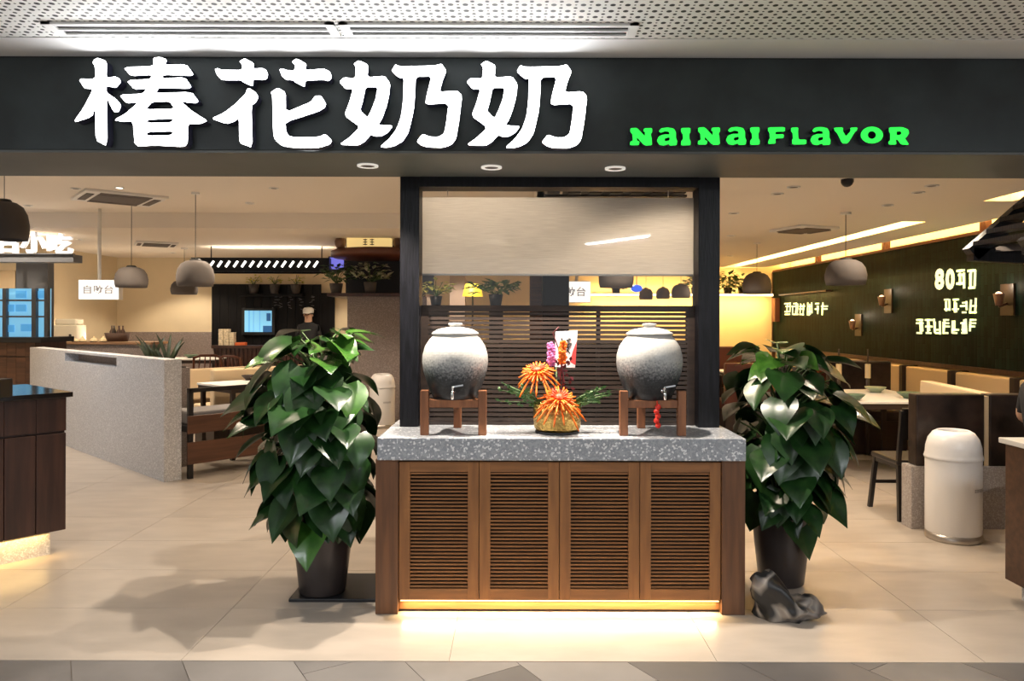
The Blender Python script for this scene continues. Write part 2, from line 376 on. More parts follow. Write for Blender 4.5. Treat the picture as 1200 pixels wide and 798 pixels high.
# --- floor of the shop with its big tiles, and the mall floor
fl = obj('floor', MB().box(-9.2,7.2,3.306,BW+0.3,-0.1,-0.004), M_grout, label='beige tiled floor of the restaurant', kind='structure')
proto = None
nx0 = -1.491 - 6*1.195
for i in range(12):
    for j in range(19):
        x = nx0 + i*1.195; y = 3.306 + j*0.597
        if proto is None:
            proto = obj('floor_tile', MB().box(x+0.0015,x+1.1935,y+0.0015,y+0.5955,-0.02,0.0), M_tile, fl)
        else:
            c = proto.copy(); C.objects.link(c); c.parent = fl
            c.location = Vector((x+0.5975, y+0.2985, -0.02)) - Vector(fl.location)
mf = obj('floor', MB().box(-7,7,-7,3.304,-0.1,-0.004), M_grout, label='grey tiled walkway floor outside the restaurant', kind='structure')
def clip_poly(poly, ymax):
    out = []
    for i in range(len(poly)):
        a, b = poly[i], poly[(i+1)%len(poly)]
        if a[1] <= ymax: out.append(a)
        if (a[1] <= ymax) != (b[1] <= ymax):
            t = (ymax-a[1])/(b[1]-a[1]); out.append((a[0]+t*(b[0]-a[0]), ymax))
    return out
ca, sa = math.cos(math.radians(32)), math.sin(math.radians(32))
M_mt = [M_mtile, mat('dark_stone_tile', (0.09,0.083,0.08), 0.5, var=0.15, vscale=2.2), mat('pale_stone_tile', (0.175,0.162,0.152), 0.5, var=0.12, vscale=2.2)]
cnt = 0
for i in range(-8, 12):
    for j in range(-14, 10):
        u0, v0 = i*0.42, j*0.84 + (0.42 if i % 2 else 0)
        q = [(u0+0.0015,v0+0.0015),(u0+0.4185,v0+0.0015),(u0+0.4185,v0+0.8385),(u0+0.0015,v0+0.8385)]
        w = [(-1.491 + u*ca + v*sa, 3.315 + u*sa*1.0 - v*ca) for u, v in q]
        w = clip_poly(w, 3.300)
        if len(w) < 3 or max(p[1] for p in w) < 2.0 or min(abs(p[0]) for p in w) > 2.9: continue
        m_ = MB().solid([w], lambda a,b,d: (a,b,d), -0.02)
        obj('stone_tile', m_, M_mt[(i*3+j*5+2) % 3], mf)
# --- mall ceiling: perforated field, plain border next to the sign band
mc = obj('ceiling', MB().box(-7,7,-7,3.37,MZ,MZ+0.06), M_perf, label='white perforated ceiling over the walkway', kind='structure')
obj('border_strip', MB().box(-7,7,3.372,FZ+0.02,MZ-0.004,MZ+0.06), M_white, mc)
for k, (xa, xb) in enumerate(((60,396),(401,746))):
    A = W(xa,34,3.27); B = W(xb,34,3.27)
    lab = ['double slot air diffuser over the first two sign characters','double slot air diffuser over the last two sign characters'][k]
    t = thing('slot_diffuser', lab, 'air vent', ((A.x+B.x)/2,3.27,MZ-0.012), group='slot air diffusers')
    z0, z1 = MZ-0.012, MZ
    for (ya, yb) in ((3.195,3.218),(3.258,3.272),(3.312,3.335)):
        obj('frame_rail', MB().box(A.x,B.x,ya,yb,z0,z1), M_white, t)
    for xx in (A.x, B.x-0.04): obj('frame_end', MB().box(xx,xx+0.04,3.195,3.335,z0-0.001,z1), M_white, t)
    for (ya, yb) in ((3.218,3.258),(3.272,3.312)): obj('slot', MB().box(A.x+0.04,B.x-0.04,ya,yb,z1-0.003,z1), M_black, t)
# --- sign band (fascia) with grey underside
fa = obj('wall_front', MB().box(-5.2,5.2,FZ,4.19,SZ,MZ-0.012), M_fascia, bevel=0.004, label='dark slate sign band across the shop front', kind='structure')
obj('soffit_panel', MB().box(-5.2,5.2,FZ+0.004,4.2,SZ-0.012,SZ), M_soffit, fa)
obj('cap', MB().box(-5.2,5.2,FZ+0.01,4.2,MZ-0.011,MZ+0.35), M_black, fa)
# --- dining room shell
wall = lambda n, b, m, l: obj(n, b, m, label=l, kind='structure')
wall('wall_back', MB().box(-7.95,5.5,BW,BW+0.15,0,3.1), M_cream, 'cream back wall of the dining room')
wall('baseboard_back', MB().box(-7.8,-5.0,BW-0.05,BW,0,1.27), M_dstone, 'brown speckled stone wainscot on the back wall')
wall('wall_left', MB().box(-7.95,-7.8,4.0,BW,0,3.1), M_cream, 'cream side wall behind the snack stall')
wall('wall_right', MB().box(5.35,5.5,3.3,BW,0,3.1), M_cream, 'cream side wall behind the green tiled panel')
cd = obj('ceiling', MB().box(-7.95,0.2,4.19,9.76,CL,CL+0.1), M_ceilin, label='warm white ceiling over the stone partition', kind='structure')
obj('bulkhead', MB().box(-7.95,0.2,9.76,9.86,CLL,CL+0.1), M_ceilin, cd)
cl_ = obj('ceiling', MB().box(-7.95,0.2,9.86,BW,CLL,CLL+0.1), M_ceilin, label='lower warm white ceiling in front of the back wall', kind='structure')
cr = MB().box(0.2,4.0,4.19,BW,CR,CR+0.2).box(4.0,4.25,6.37,7.7,CR,CR+0.2).box(4.25,4.79,4.19,BW,CR,CR+0.2)
cr.box(4.0,4.25,BW-0.1,BW,CR,CR+0.2).box(3.95,4.3,4.19,BW,CR+0.2,CR+0.26).box(4.79,4.83,4.19,BW,CR,CR+0.5).box(4.79,5.35,4.19,BW,CR+0.45,CR+0.5).box(0.2,0.3,4.19,BW,CR,CL+0.1)
crr = obj('ceiling', cr, M_ceilin, label='warm white ceiling with lit slots over the booths', kind='structure')
for (ya, yb) in ((4.25,6.32),(7.75,14.3)):
    obj('led_strip', MB().box(4.005,4.02,ya,yb,CR+0.12,CR+0.14), E_led, crr)
    light('cove_light','AREA',(4.03,(ya+yb)/2,CR+0.12), 7*(yb-ya), WARM2, crr, (0,-PI/2,0), shape='RECTANGLE', size=0.03, size_y=yb-ya)
# black pillar and dark ceiling timber behind the display
wall('wall_pillar', MB().box(W(636,340,10).x, W(667,340,10).x, 10, 10.35, 0, CR), M_bpanel, 'black square pillar behind the linen blind')
tb = thing('ceiling_timber', 'dark timber slat raft hung from the ceiling behind the blind', 'ceiling slats', (0.75,5.6,CR-0.12))
for k in range(7): obj('slat', MB().box(0.22+k*0.15,0.31+k*0.15,5.3,6.0,CR-0.12,CR-0.001), M_bframe, tb)
for yy in (5.4,5.85): obj('batten', MB().box(0.2,1.24,yy,yy+0.06,CR-0.13,CR-0.115), M_bframe, tb)

# ================================================================== SIGN LETTERS
def px_poly(pts, ox, oy, s): return [(ox+a/s, oy+b/s) for a, b in pts]
def smooth_poly(p):
    out = []
    for i in range(len(p)):
        a, b = p[i], p[(i+1)%len(p)]
        out += [(a[0]*0.85+b[0]*0.15, a[1]*0.85+b[1]*0.15), (a[0]*0.15+b[0]*0.85, a[1]*0.15+b[1]*0.85)]
    return out
LY = FZ - 0.055
def letter(name, label, islands, em, group, depth=0.055):
    ly = FZ - depth
    to3d = lambda a, b, d: tuple(W(a, b, ly) + Vector((0, d, 0)))
    allp = [q for isl in islands for q in isl[0]]
    c = W(sum(q[0] for q in allp)/len(allp), max(q[1] for q in allp), ly)
    t = thing(name, label, 'sign letter', (c.x, ly, c.z), group=group)
    f = MB(); r = MB()
    for isl in islands:
        isl = [smooth_poly(p) for p in isl]
        f.face(isl, to3d); r.rims(isl, lambda a,b,d: tuple(Vector(to3d(a,b,0))+Vector((0,0.001+d,0))), depth)
    obj('lit_face', f, em, t); obj('side_return', r, M_return, t)
    return t
M_return = mat('navy_letter_return', (0.03,0.03,0.06), 0.5)
wood_r = [(190,88),(205,65),(232,52),(300,80),(297,210),(365,198),(395,212),(412,238),(375,285),(297,270),(297,322),(375,375),(412,420),(395,470),(360,475),(335,435),(298,350),(305,740),(215,695),(213,430),(185,510),(38,558),(120,440),(195,295),(125,288),(82,215),(212,218),(210,120)]
chun = [(662,55),(710,45),(768,65),(757,108),(920,103),(975,180),(955,192),(740,182),(732,212),(910,205),(960,278),(940,292),(705,284),(682,328),(960,318),(1015,390),(995,405),(880,393),(960,465),(1085,543),(1030,565),(930,565),(930,715),(905,745),(680,733),(520,742),(505,545),(420,548),(358,535),(450,485),(545,398),(455,405),(398,340),(580,332),(615,290),(515,297),(455,228),(640,218),(655,183),(490,193),(430,125),(668,118)]
ch1 = [(600,455),(655,393),(790,390),(832,450)]; ch2 = [(610,540),(635,532),(822,525),(805,556),(620,560)]; ch3 = [(610,635),(640,627),(825,622),(800,656),(620,660)]
A_ = lambda p: px_poly(p, 80, 60, 6.647); B_ = lambda p: px_poly(p, 240, 60, 6.65); C_ = lambda p: px_poly(p, 390, 65, 6.65); D_ = lambda p: px_poly(p, 540, 65, 6.65)
g1 = [(80,140),(100,133),(130,147),(290,148),(292,105),(270,80),(310,55),(382,95),(380,138),(450,132),(480,150),(492,180),(485,215),(455,224),(378,217),(375,276),(295,238),(290,225),(135,225),(100,190)]
g2 = [(583,140),(610,137),(640,150),(700,150),(705,105),(680,82),(715,57),(792,100),(785,148),(930,137),(975,160),(990,205),(965,233),(930,222),(783,228),(780,280),(700,238),(698,226),(635,222),(600,190)]
g3 = [(330,295),(350,290),(400,325),(416,360),(400,395),(362,425),(372,752),(280,718),(270,690),(268,520),(225,550),(170,566),(52,525),(150,480),(240,412),(320,330)]
g4 = [(515,320),(570,285),(630,320),(630,478),(830,395),(860,348),(905,348),(945,410),(935,440),(885,470),(628,552),(632,625),(655,660),(700,672),(860,670),(900,665),(938,645),(990,695),(975,725),(900,750),(800,755),(670,750),(600,735),(550,690),(535,650),(528,345)]
n1 = [(163,65),(205,38),(278,75),(268,172),(405,160),(447,220),(440,300),(420,390),(385,490),(355,538),(390,545),(468,547),(430,600),(380,628),(330,630),(298,615),(250,670),(200,700),(50,695),(130,640),(215,558),(90,468),(130,365),(160,258),(100,260),(52,205),(85,172),(175,180),(182,90)]
n1h = [(255,245),(352,245),(335,340),(300,430),(272,485),(212,430),(235,350)]
n2 = [(458,118),(490,70),(515,85),(720,82),(800,78),(848,65),(885,120),(850,210),(832,285),(970,275),(1007,315),(985,500),(960,650),(925,695),(860,718),(740,715),(690,700),(655,670),(700,612),(760,635),(830,635),(870,605),(885,530),(905,370),(722,382),(735,300),(772,162),(645,165),(640,300),(630,430),(590,600),(545,670),(480,705),(420,718),(370,712),(440,650),(500,570),(535,470),(550,350),(555,170),(530,178),(500,160)]
sh = lambda p, dx, dy: [(a+dx, b+dy) for a, b in p]
GW = 'big white sign characters'
letter('sign_character','glowing white sign character with a tree radical, first of four', [[A_(wood_r)],[A_(chun),A_(ch1),A_(ch2),A_(ch3)]], E_white, GW)
letter('sign_character','glowing white sign character topped by two small crosses, second of four', [[B_(g1)],[B_(g2)],[B_(g3)],[B_(g4)]], E_white, GW)
letter('sign_character','glowing white sign character with a woman radical, third of four', [[C_(n1),C_(n1h)],[C_(n2)]], E_white, GW)
letter('sign_character','glowing white sign character with a woman radical, last of four', [[D_(sh(n1,-6,3)),D_(sh(n1h,-8,6))],[D_(sh(n2,-22,5))]], E_white, GW)
# green latin letters
lN = [(58,102),(110,98),(172,165),(172,130),(160,128),(165,102),(228,100),(230,130),(218,148),(225,180),(228,235),(170,238),(108,172),(112,200),(130,205),(125,235),(55,235),(58,205),(78,200),(75,150),(58,130)]
la = [(280,125),(300,102),(350,95),(400,105),(415,135),(415,180),(425,200),(420,235),(365,238),(358,225),(320,238),(285,232),(265,200),(280,165),(320,150),(365,150),(360,130),(330,125),(295,138)]; lah = [(330,180),(365,172),(365,195),(335,205),(325,195)]
lI = [(455,100),(528,98),(528,130),(518,150),(520,185),(530,205),(528,235),(455,237),(455,205),(470,185),(468,150),(455,130)]
lF = [(0,95),(135,92),(132,128),(60,130),(58,150),(125,148),(122,180),(58,182),(60,222),(0,225),(5,195),(15,180),(12,140),(0,120)]
lL = [(180,97),(238,95),(235,130),(238,190),(300,190),(300,228),(190,230),(188,195),(195,180),(192,140),(180,125)]
lV = [(515,97),(588,95),(585,125),(610,165),(645,125),(642,97),(700,95),(695,120),(680,130),(625,220),(580,222),(540,140),(520,120)]
ell = lambda cx, cy, rx, ry: [(cx+rx*math.cos(2*PI*k/20), cy+ry*math.sin(2*PI*k/20)) for k in range(20)]
lR = [(945,95),(1050,92),(1095,110),(1103,140),(1085,170),(1070,180),(1105,232),(1040,230),(1010,190),(1000,192),(1005,230),(945,230),(940,210),(955,195),(955,145),(945,125)]; lRh = [(1005,128),(1035,125),(1045,142),(1030,155),(1005,155)]
E_ = lambda p: px_poly(p, 730, 135, 6.667); F_ = lambda p: px_poly(p, 900, 135, 6.667)
GG = 'green sign letters'
gl = [('first green letter N starting the lit line',[E_(lN)]),('first small green letter A after the leading N',[E_(la),E_(lah)]),('first green letter I of the lit line',[E_(lI)]),
 ('second green letter N of the lit line',[E_(sh(lN,530,-5))]),('second small green letter A of the lit line',[E_(sh(la,540,-5)),E_(sh(lah,540,-5))]),('second green letter I right before the F',[E_(sh(lI,540,-5))]),
 ('glowing green letter F of the lit line',[F_(lF)]),('glowing green letter L of the lit line',[F_(lL)]),('third small green letter A between L and V',[F_(sh(la,65,-4)),F_(sh(lah,65,-4))]),
 ('glowing green letter V of the lit line',[F_(lV)]),('glowing green round letter O of the lit line',[F_(ell(812,155,88,66)),F_(ell(812,155,32,30))]),('glowing green letter R ending the lit line',[F_(lR),F_(lRh)])]
for lab, isl in gl: letter('sign_letter', lab, [isl], E_green, GG, 0.04)

# ================================================================== DOWNLIGHTS AND LAMPS
def downlight(loc, r, label, group, watt, col=WARM, lit=True, angle=120, ring=M_acw, size=0.03, blend=0.35):
    t = thing('downlight', label, 'downlight', loc, group=group)
    x, y, z = loc
    obj('trim_ring', MB().lathe([(r,0),(r,-0.008),(r*0.72,-0.008),(r*0.66,0)], (x,y,z), 20), ring, t)
    obj('lens', MB().cyl((x,y,z), r*0.66, -0.005, -0.001, 16), E_lens if lit else M_acd, t)
    if watt: light('lamp_beam','SPOT',(x,y,z-0.02), watt, col, t, spot_size=math.radians(angle), spot_blend=blend, shadow_soft_size=size)
    return t
for k, (px, py) in enumerate(((431,194),(576,195.5),(721,196.5))):
    p = W(px,py,F*(SZ-0.012-H)/(VY-py))
    downlight((p.x,p.y,SZ-0.012), 0.055, ['round downlight in the sign band underside outside the black frame','round downlight in the sign band underside above the left glazed jar','round downlight in the sign band underside above the gold bowl side'][k], 'downlights in the sign band underside', SOFFIT_W, (1,0.88,0.74), lit=False, angle=104, ring=E_ring, size=0.02, blend=0.7)
GD = 'downlights in the dining room ceiling'
LDZ = lambda z: 'small recessed downlight in the ceiling over the stone partition' if z == CL else 'small recessed downlight in the lower ceiling before the back wall' if z == CLL else 'small recessed downlight in the ceiling over the booths'
spots = []
for px, py in ((89,222),(140,221),(321,221),(293,239),(33,242)): spots.append((W(px,py,F*(CL-H)/(VY-py)), CL))
for px, py in ((930,218),(1092,216),(860,249),(1076,224),(911,226)): spots.append((W(px,py,F*(CR-H)/(VY-py)), CR))
extra = [(-5.6,7.0,CL),(-1.2,8.6,CL),(-6.9,9.2,CL),(-3.2,8.9,CL),(-4.5,12.6,CLL),(-2.9,13.2,CLL),(-6.2,13.4,CLL),(-6.6,11.2,CLL),(-0.9,11.5,CLL),(1.2,7.3,CR),(2.6,9.0,CR),(1.6,11.5,CR),(3.4,11.8,CR),(3.3,6.6,CR),(0.9,13.4,CR),(2.7,4.9,CR),(-2.4,4.8,CL),(-0.25,5.05,CL),(0.9,4.85,CR)]
for i, (p, z) in enumerate(spots): downlight((p.x,p.y,z), 0.05, LDZ(z), GD, DOWN_W*(1.0 if z > 2.6 else 0.6), lit=(i in (1,)))
for x, y, z in extra:
    k = (1.5 if z == CLL else 1.0 if z > 2.6 else 0.6)*(2.2 if (x,y) in ((-0.25,5.05),(0.9,4.85)) else 1.0); cool = (x,y) == (-5.6,7.0)  # the boosted pair behind the blind is added to brighten its cloth
    downlight((x,y,z), 0.05, LDZ(z) if not cool else 'added cool white downlight tinting the stone partition', GD, DOWN_W*(1.7 if cool else k), (0.86,0.92,1.0) if cool else WARM, lit=False)  # the cool one is added to tint the stone partition bluish
# mall lights: slim tube luminaires in the walkway ceiling (behind the photographer)
for k, (x, y, a) in enumerate(((-2.6,0.6,0.5),(1.5,-2.7,1.0),(2.9,0.4,0.5),(-4.4,-2.4,0.5),(4.6,-3.0,0.5))):
    t = thing('tube_luminaire', 'slim white tube light on the walkway ceiling', 'ceiling light', (x,y,MZ-0.03), a, group='walkway tube lights')
    obj('stem', MB().box(-0.5,-0.46,-0.02,0.02,0,0.03), M_white, t, local=True); obj('stem', MB().box(0.46,0.5,-0.02,0.02,0,0.03), M_white, t, local=True); obj('housing', MB().box(-0.75,0.75,-0.04,0.04,-0.03,0), M_white, t, local=True); obj('tube', MB().box(-0.73,0.73,-0.022,0.022,-0.042,-0.031), E_tube, t, local=True)
    l = light('tube_light','AREA',(0,0,0), MALL_W, COOL, None, (0,0,0), shape='RECTANGLE', size=1.4, size_y=0.05); l.parent = t; l.location = (0,0,-0.05)

# pendants
def pendant_proto(dark=False):
    t = thing('pendant_lamp', 'x', 'pendant lamp', (0,0,0)); R = 0.2
    prof = [(0.06,0.245),(0.10,0.24),(0.15,0.215),(0.185,0.165),(0.2,0.10),(0.198,0.05),(0.185,0.0),(0.18,0.0),(0.192,0.05),(0.194,0.10),(0.18,0.16),(0.145,0.208),(0.09,0.232),(0.0001,0.234)]
    obj('shade', MB().lathe(prof, (0,0,0), 28), M_pendd if dark else M_pend, t, local=True)
    obj('cap', MB().lathe([(0.0001,0.265),(0.05,0.262),(0.062,0.25),(0.06,0.24)], (0,0,0), 16), M_cord, t, local=True)
    obj('bulb', MB().ball((0,0,0.14), 0.035), E_lens if not dark else M_acw, t, local=True)
    return t
def add_cord(t, top, s):
    x, y, z = t.location
    ch = obj('cord', MB().tube([(0,0,0.26),(0,0,(top-z)/s)], 0.004/s, 6), M_cord, t, local=True)
    obj('ceiling_rose', MB().cyl((0,0,0), 0.05/s, (top-z)/s-0.02/s, (top-z)/s, 16), M_acw, t, local=True)
pend = [ # px centre, top py, bottom py, width px, ceiling, depth, label
 (154,311,337,36,CL,9.0,'grey felt dome pendant right beside the lit hanging sign'),
 (229,303,335.5,42,CL,8.2,'grey felt dome pendant in front of the dark slatted rack'),
 (216,327,345,30,CLL,12.5,'pale dome pendant half behind a grey one by the rack'),
 (991,302,334,46,CR,7.06,'grey dome pendant hanging before the green tiled wall'),
 (887,318,344.5,33,CR,9.8,'grey dome pendant hanging before the leafy shelf'),
 (722,306,337,41,CR,8.0,'grey dome pendant hanging half behind the linen blind'),
 (757,337,351,16,CR,13.2,'far grey pendant over the lit back shelf beside the blue lamp'),
 (777,336,350,16,CR,13.0,'far grey pendant over the lit back shelf, middle of three'),
 (798,332,349,22,CR,12.2,'far grey pendant over the lit back shelf by the black frame'),
 (775,270,312,60,CR,6.2,'grey dome pendant seen faintly through the linen blind')]
pp = pendant_proto(); first = True
for px, y0, y1, w, top, d, lab in pend:
    t = pp if first else copy_tree(pp); 
    b = W(px,y1,d); s = (w*d/F)/0.4; t.location = b; t.scale = (s,s,(y1-y0)*d/F/0.265)
    t['label'] = lab; t['group'] = 'dome pendants in the dining room'; first = False
for t in [o for o in C.objects if o.name.startswith('pendant_lamp')]:
    top = [p for p in pend if p[6] == t['label']][0][4]
    add_cord(t, top, t.scale[2])
t = pendant_proto(True); b = W(5,281,6.5); t.location = b; t.scale = (0.95,0.95,1.35); t['label'] = 'dark round pendant over the snack stall sign'; add_cord(t, CL, 1.35)

# air-conditioning cassettes
def cassette(loc, rz, s, label):
    t = thing('ceiling_cassette', label, 'air conditioner', loc, rz, group='ceiling air cassettes')
    h = s/2
    obj('panel', MB().box(-h,h,-h,h,-0.03,-0.001), M_acw, t, local=True, bevel=0.006)
    obj('grille', MB().box(-h*0.62,h*0.62,-h*0.62,h*0.62,-0.036,-0.03), M_acd, t, local=True)
    for k in range(4):
        a = k*PI/2; c_, s_ = math.cos(a), math.sin(a); m_ = MB()
        m_.box(-h*0.62,h*0.62,h*0.72,h*0.90,-0.037,-0.03); m_.v = [(x*c_-y*s_, x*s_+y*c_, z) for x,y,z in m_.v]
        obj('louvre', m_, M_acd, t, local=True)
p = W(140,232,F*(CL-H)/(VY-232)); cassette((p.x,p.y,CL), math.radians(40), 0.84, 'white ceiling air cassette over the stone partition')
p = W(942,266.5,F*(CR-H)/(VY-266.5)); cassette((p.x,p.y,CR), math.radians(20), 0.52, 'white ceiling air cassette by the lit ceiling slot')
p = W(183,286,F*(CLL-H)/(VY-286)); cassette((p.x,p.y,CLL), math.radians(30), 0.6, 'far ceiling air cassette in the lower ceiling')
# dome camera
p = W(993,204,F*(CR-H)/(VY-206)); t = thing('dome_camera','small black dome camera on the ceiling behind the sign band','camera',(p.x,p.y,CR))
obj('base', MB().cyl((p.x,p.y,CR),0.05,-0.02,0), M_acw, t); obj('dome', MB().ball((p.x,p.y,CR-0.03),0.045), M_black, t)

# ================================================================== KIOSK: CABINET, SLAB, FRAME, SCREEN, BLIND
KY = 3.83; KX0 = W(440,620,KY).x; KX1 = W(873.5,620,KY).x; KB = 4.45
DX = [W(px,620,KY+0.02).x for px in (467.5,561.5,655.5,749.5,844.5)]
SLZ0, SLZ1 = 0.80, 0.915
t = thing('louvre_cabinet','amber wood cabinet with four louvred doors under the terrazzo slab','cabinet',((KX0+KX1)/2,4.14,0))
obj('post', MB().box(KX0,DX[0]-0.001,KY,KB,0,SLZ0), M_pilas, t, bevel=0.003); obj('post', MB().box(DX[4]+0.001,KX1,KY,KB,0,SLZ0), M_pilas, t, bevel=0.003)
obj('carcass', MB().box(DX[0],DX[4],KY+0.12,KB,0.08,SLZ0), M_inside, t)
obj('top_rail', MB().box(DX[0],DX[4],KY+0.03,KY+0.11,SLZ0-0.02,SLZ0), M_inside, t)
obj('plinth', MB().box(DX[0],DX[4],KY+0.035,KY+0.06,0.015,0.068), M_woodh, t)
obj('led_strip', MB().box(DX[0]+0.01,DX[4]-0.01,KY+0.012,KY+0.020,0.064,0.067), emis('led_line',(1,0.72,0.32),2.2), t)
light('plinth_light','AREA',((DX[0]+DX[4])/2,KY+0.020,0.060), 5.0, (1.0,0.72,0.36), t, (math.radians(-24),0,0), shape='RECTANGLE', size=DX[4]-DX[0]-0.04, size_y=0.012)
DZ0, DZ1 = 0.070, 0.785; dy0, dy1 = KY+0.012, KY+0.038
slat_me = None
for k in range(4):
    a, b = DX[k]+0.0015, DX[k+1]-0.0015; sw = 0.057
    d = thing_part = bpy.data.objects.new('door', None)
    C.objects.link(d); d.parent = t; d.location = Vector(((a+b)/2,dy0,DZ0)) - parent_world(t); d.empty_display_size = 0.05
    obj('stile', MB().box(a,a+sw,dy0,dy1,DZ0,DZ1), M_wood, d, bevel=0.0015); obj('stile', MB().box(b-sw,b,dy0,dy1,DZ0,DZ1), M_wood, d, bevel=0.0015)
    obj('rail', MB().box(a+sw,b-sw,dy0,dy1,DZ0,DZ0+0.058), M_woodh, d); obj('rail', MB().box(a+sw,b-sw,dy0,dy1,DZ1-0.052,DZ1), M_woodh, d)
    z0, z1 = DZ0+0.058, DZ1-0.052; n = 32; pitch = (z1-z0)/n; ref = None
    for i in range(n):
        zc = z0 + (i+0.5)*pitch
        if ref is None:
            ref = obj('slat', MB().bar((a+sw,dy0+0.013,zc),(b-sw,dy0+0.013,zc),0.0105,0.0085), M_woodh, d)
        else:
            c = ref.copy(); C.objects.link(c); c.parent = d; c.location = ref.location + Vector((0,0,i*pitch))
sx0, sx1 = W(442,515,3.80).x, W(874.5,515,3.80).x
obj('terrazzo_slab', MB().box(sx0,sx1,3.80,KB+0.05,SLZ0,SLZ1), M_terr, bevel=0.004, label='thick grey terrazzo worktop slab on the louvred cabinet', cat='countertop')
# portal frame
FY0, FY1 = 4.19, 4.34
fx = [W(px,400,FY0).x for px in (468.5,491,818.5,843.5)]; bz = W(600,219,FY0).z
t = thing('portal_frame','black stained wood portal frame standing on the terrazzo slab','frame',((fx[0]+fx[3])/2,4.26,SLZ1))
obj('post', MB().box(fx[0],fx[1],FY0,FY1,SLZ1,SZ-0.012), M_bframe, t, bevel=0.003); obj('post', MB().box(fx[2],fx[3],FY0,FY1,SLZ1,SZ-0.012), M_bframe, t, bevel=0.003)
obj('head', MB().box(fx[1],fx[2],FY0,FY1,bz,SZ-0.012), M_bframe, t)
# lattice screen
lz1 = W(600,358,4.30).z; LY0, LY1 = 4.275, 4.315
t = thing('lattice_screen','dark brown horizontal slat screen behind the jars','screen',((fx[1]+fx[2])/2,4.29,SLZ1))
xs = [fx[1], fx[1]+0.045, fx[2]-0.045, fx[2]]
obj('stile', MB().box(xs[0],xs[1],LY0,LY1,SLZ1,lz1), M_latt, t); obj('stile', MB().box(xs[2],xs[3],LY0,LY1,SLZ1,lz1), M_latt, t)
obj('top_rail', MB().box(xs[1],xs[2],LY0,LY1,lz1-0.035,lz1), M_latt, t); obj('bottom_rail', MB().box(xs[1],xs[2],LY0,LY1,SLZ1,SLZ1+0.02), M_latt, t)
for px in (587,701): 
    xx = W(px,430,4.3).x; obj('muntin', MB().box(xx-0.012,xx+0.012,LY0+0.022,LY1,SLZ1+0.02,lz1-0.035), M_latt, t)
ref = None; n = 24; p_ = (lz1-0.035-SLZ1-0.02)/n
for i in range(n):
    zc = SLZ1+0.02+(i+0.5)*p_
    if ref is None: ref = obj('slat', MB().box(xs[1],xs[2],LY0+0.002,LY0+0.022,zc-0.0088,zc+0.0088), M_latt, t)
    else: c = ref.copy(); C.objects.link(c); c.parent = t; c.location = ref.location + Vector((0,0,i*p_))
obj('glass_pane', MB().box(fx[1],fx[2],4.245,4.251,lz1,bz), G_glass, label='clear glass pane filling the black frame above the slat screen', cat='glass pane')
bz0, bz1 = W(600,322,4.30).z, W(600,231.5,4.30).z
t = thing('roller_blind','pale linen roller blind pulled half down behind the glass','blind',((fx[1]+fx[2])/2,4.30,bz0))
obj('cloth', MB().box(fx[1]+0.004,fx[2]-0.004,4.299,4.3005,bz0,bz1), M_blind, t)
obj('bottom_bar', MB().tube([(fx[1]+0.004,4.30,bz0),(fx[2]-0.004,4.30,bz0)],0.006,8), M_acw, t)
for xx in (fx[1]+0.15, fx[2]-0.15): obj('cord', MB().tube([(xx,4.30,bz1),(xx,4.30,bz)],0.0025,6), M_acw, t)

# --- jars, stands
def stand(cx, midx, label):
    cy = 4.0; y0 = 3.885; t = thing('jar_stand', label, 'stand', (cx,cy,SLZ1), group='wooden jar stands')
    z1 = SLZ1+0.235; lw = 0.043; hw = 0.152
    for s_ in (-1,1): obj('leg', MB().box(cx+s_*hw-lw/2,cx+s_*hw+lw/2,y0,y0+lw,SLZ1,z1), M_orangew, t, bevel=0.003)
    obj('leg', MB().box(midx-lw/2,midx+lw/2,4.150,4.150+lw,SLZ1,z1), M_orangew, t, bevel=0.003)
    zb0, zb1 = SLZ1+0.145, SLZ1+0.185
    obj('crossbar', MB().box(cx-hw+lw/2,cx+hw-lw/2,y0+0.008,y0+0.034,zb0,zb1), M_orangew, t, bevel=0.002)
    for s_ in (-1,1): obj('crossbar', MB().bar((cx+s_*(hw-0.01),y0+0.03,(zb0+zb1)/2),(midx+s_*0.012,4.16,(zb0+zb1)/2),0.02,0.038), M_orangew, t)
    return zb1
def jar(cx, label, tapdir):
    cy = 4.0; zb = SLZ1+0.183; t = thing('glazed_jar', label, 'jar', (cx,cy,zb), group='glazed wine jars')
    prof = [(0.0001,0.0),(0.108,0.0),(0.118,0.006),(0.132,0.04),(0.154,0.095),(0.171,0.15),(0.177,0.195),(0.175,0.235),(0.161,0.283),(0.136,0.320),(0.121,0.335),(0.119,0.342),(0.0001,0.342)]
    obj('body', MB().lathe(prof, (cx,cy,zb), 48), M_jar, t)
    obj('lid', MB().lathe([(0.122,0.342),(0.128,0.346),(0.124,0.354),(0.095,0.371),(0.045,0.382),(0.030,0.385),(0.028,0.389),(0.040,0.397),(0.036,0.405),(0.0001,0.407)], (cx,cy,zb), 40), M_lid, t)
    tx = cx + tapdir; ty = cy - 0.135
    tap = obj('tap', MB().tube([(tx,ty+0.03,zb+0.055),(tx,ty-0.035,zb+0.055),(tx,ty-0.042,zb+0.046),(tx,ty-0.042,zb+0.012)],0.008,10), M_chrome, t)
    obj('tap_lever', MB().bar((tx-0.004,ty-0.028,zb+0.075),(tx+0.055,ty-0.03,zb+0.085),0.008,0.008), M_chrome, tap)
    obj('tap_stem', MB().tube([(tx,ty-0.028,zb+0.055),(tx,ty-0.028,zb+0.078)],0.007,8), M_chrome, tap)
    obj('tap_collar', MB().tube([(tx,ty+0.0,zb+0.055),(tx,ty+0.012,zb+0.055)],0.014,12), M_chrome, tap)
M_lid = mat('pale_ash_glaze', (0.46,0.45,0.425), 0.35, var=0.08, vscale=40)
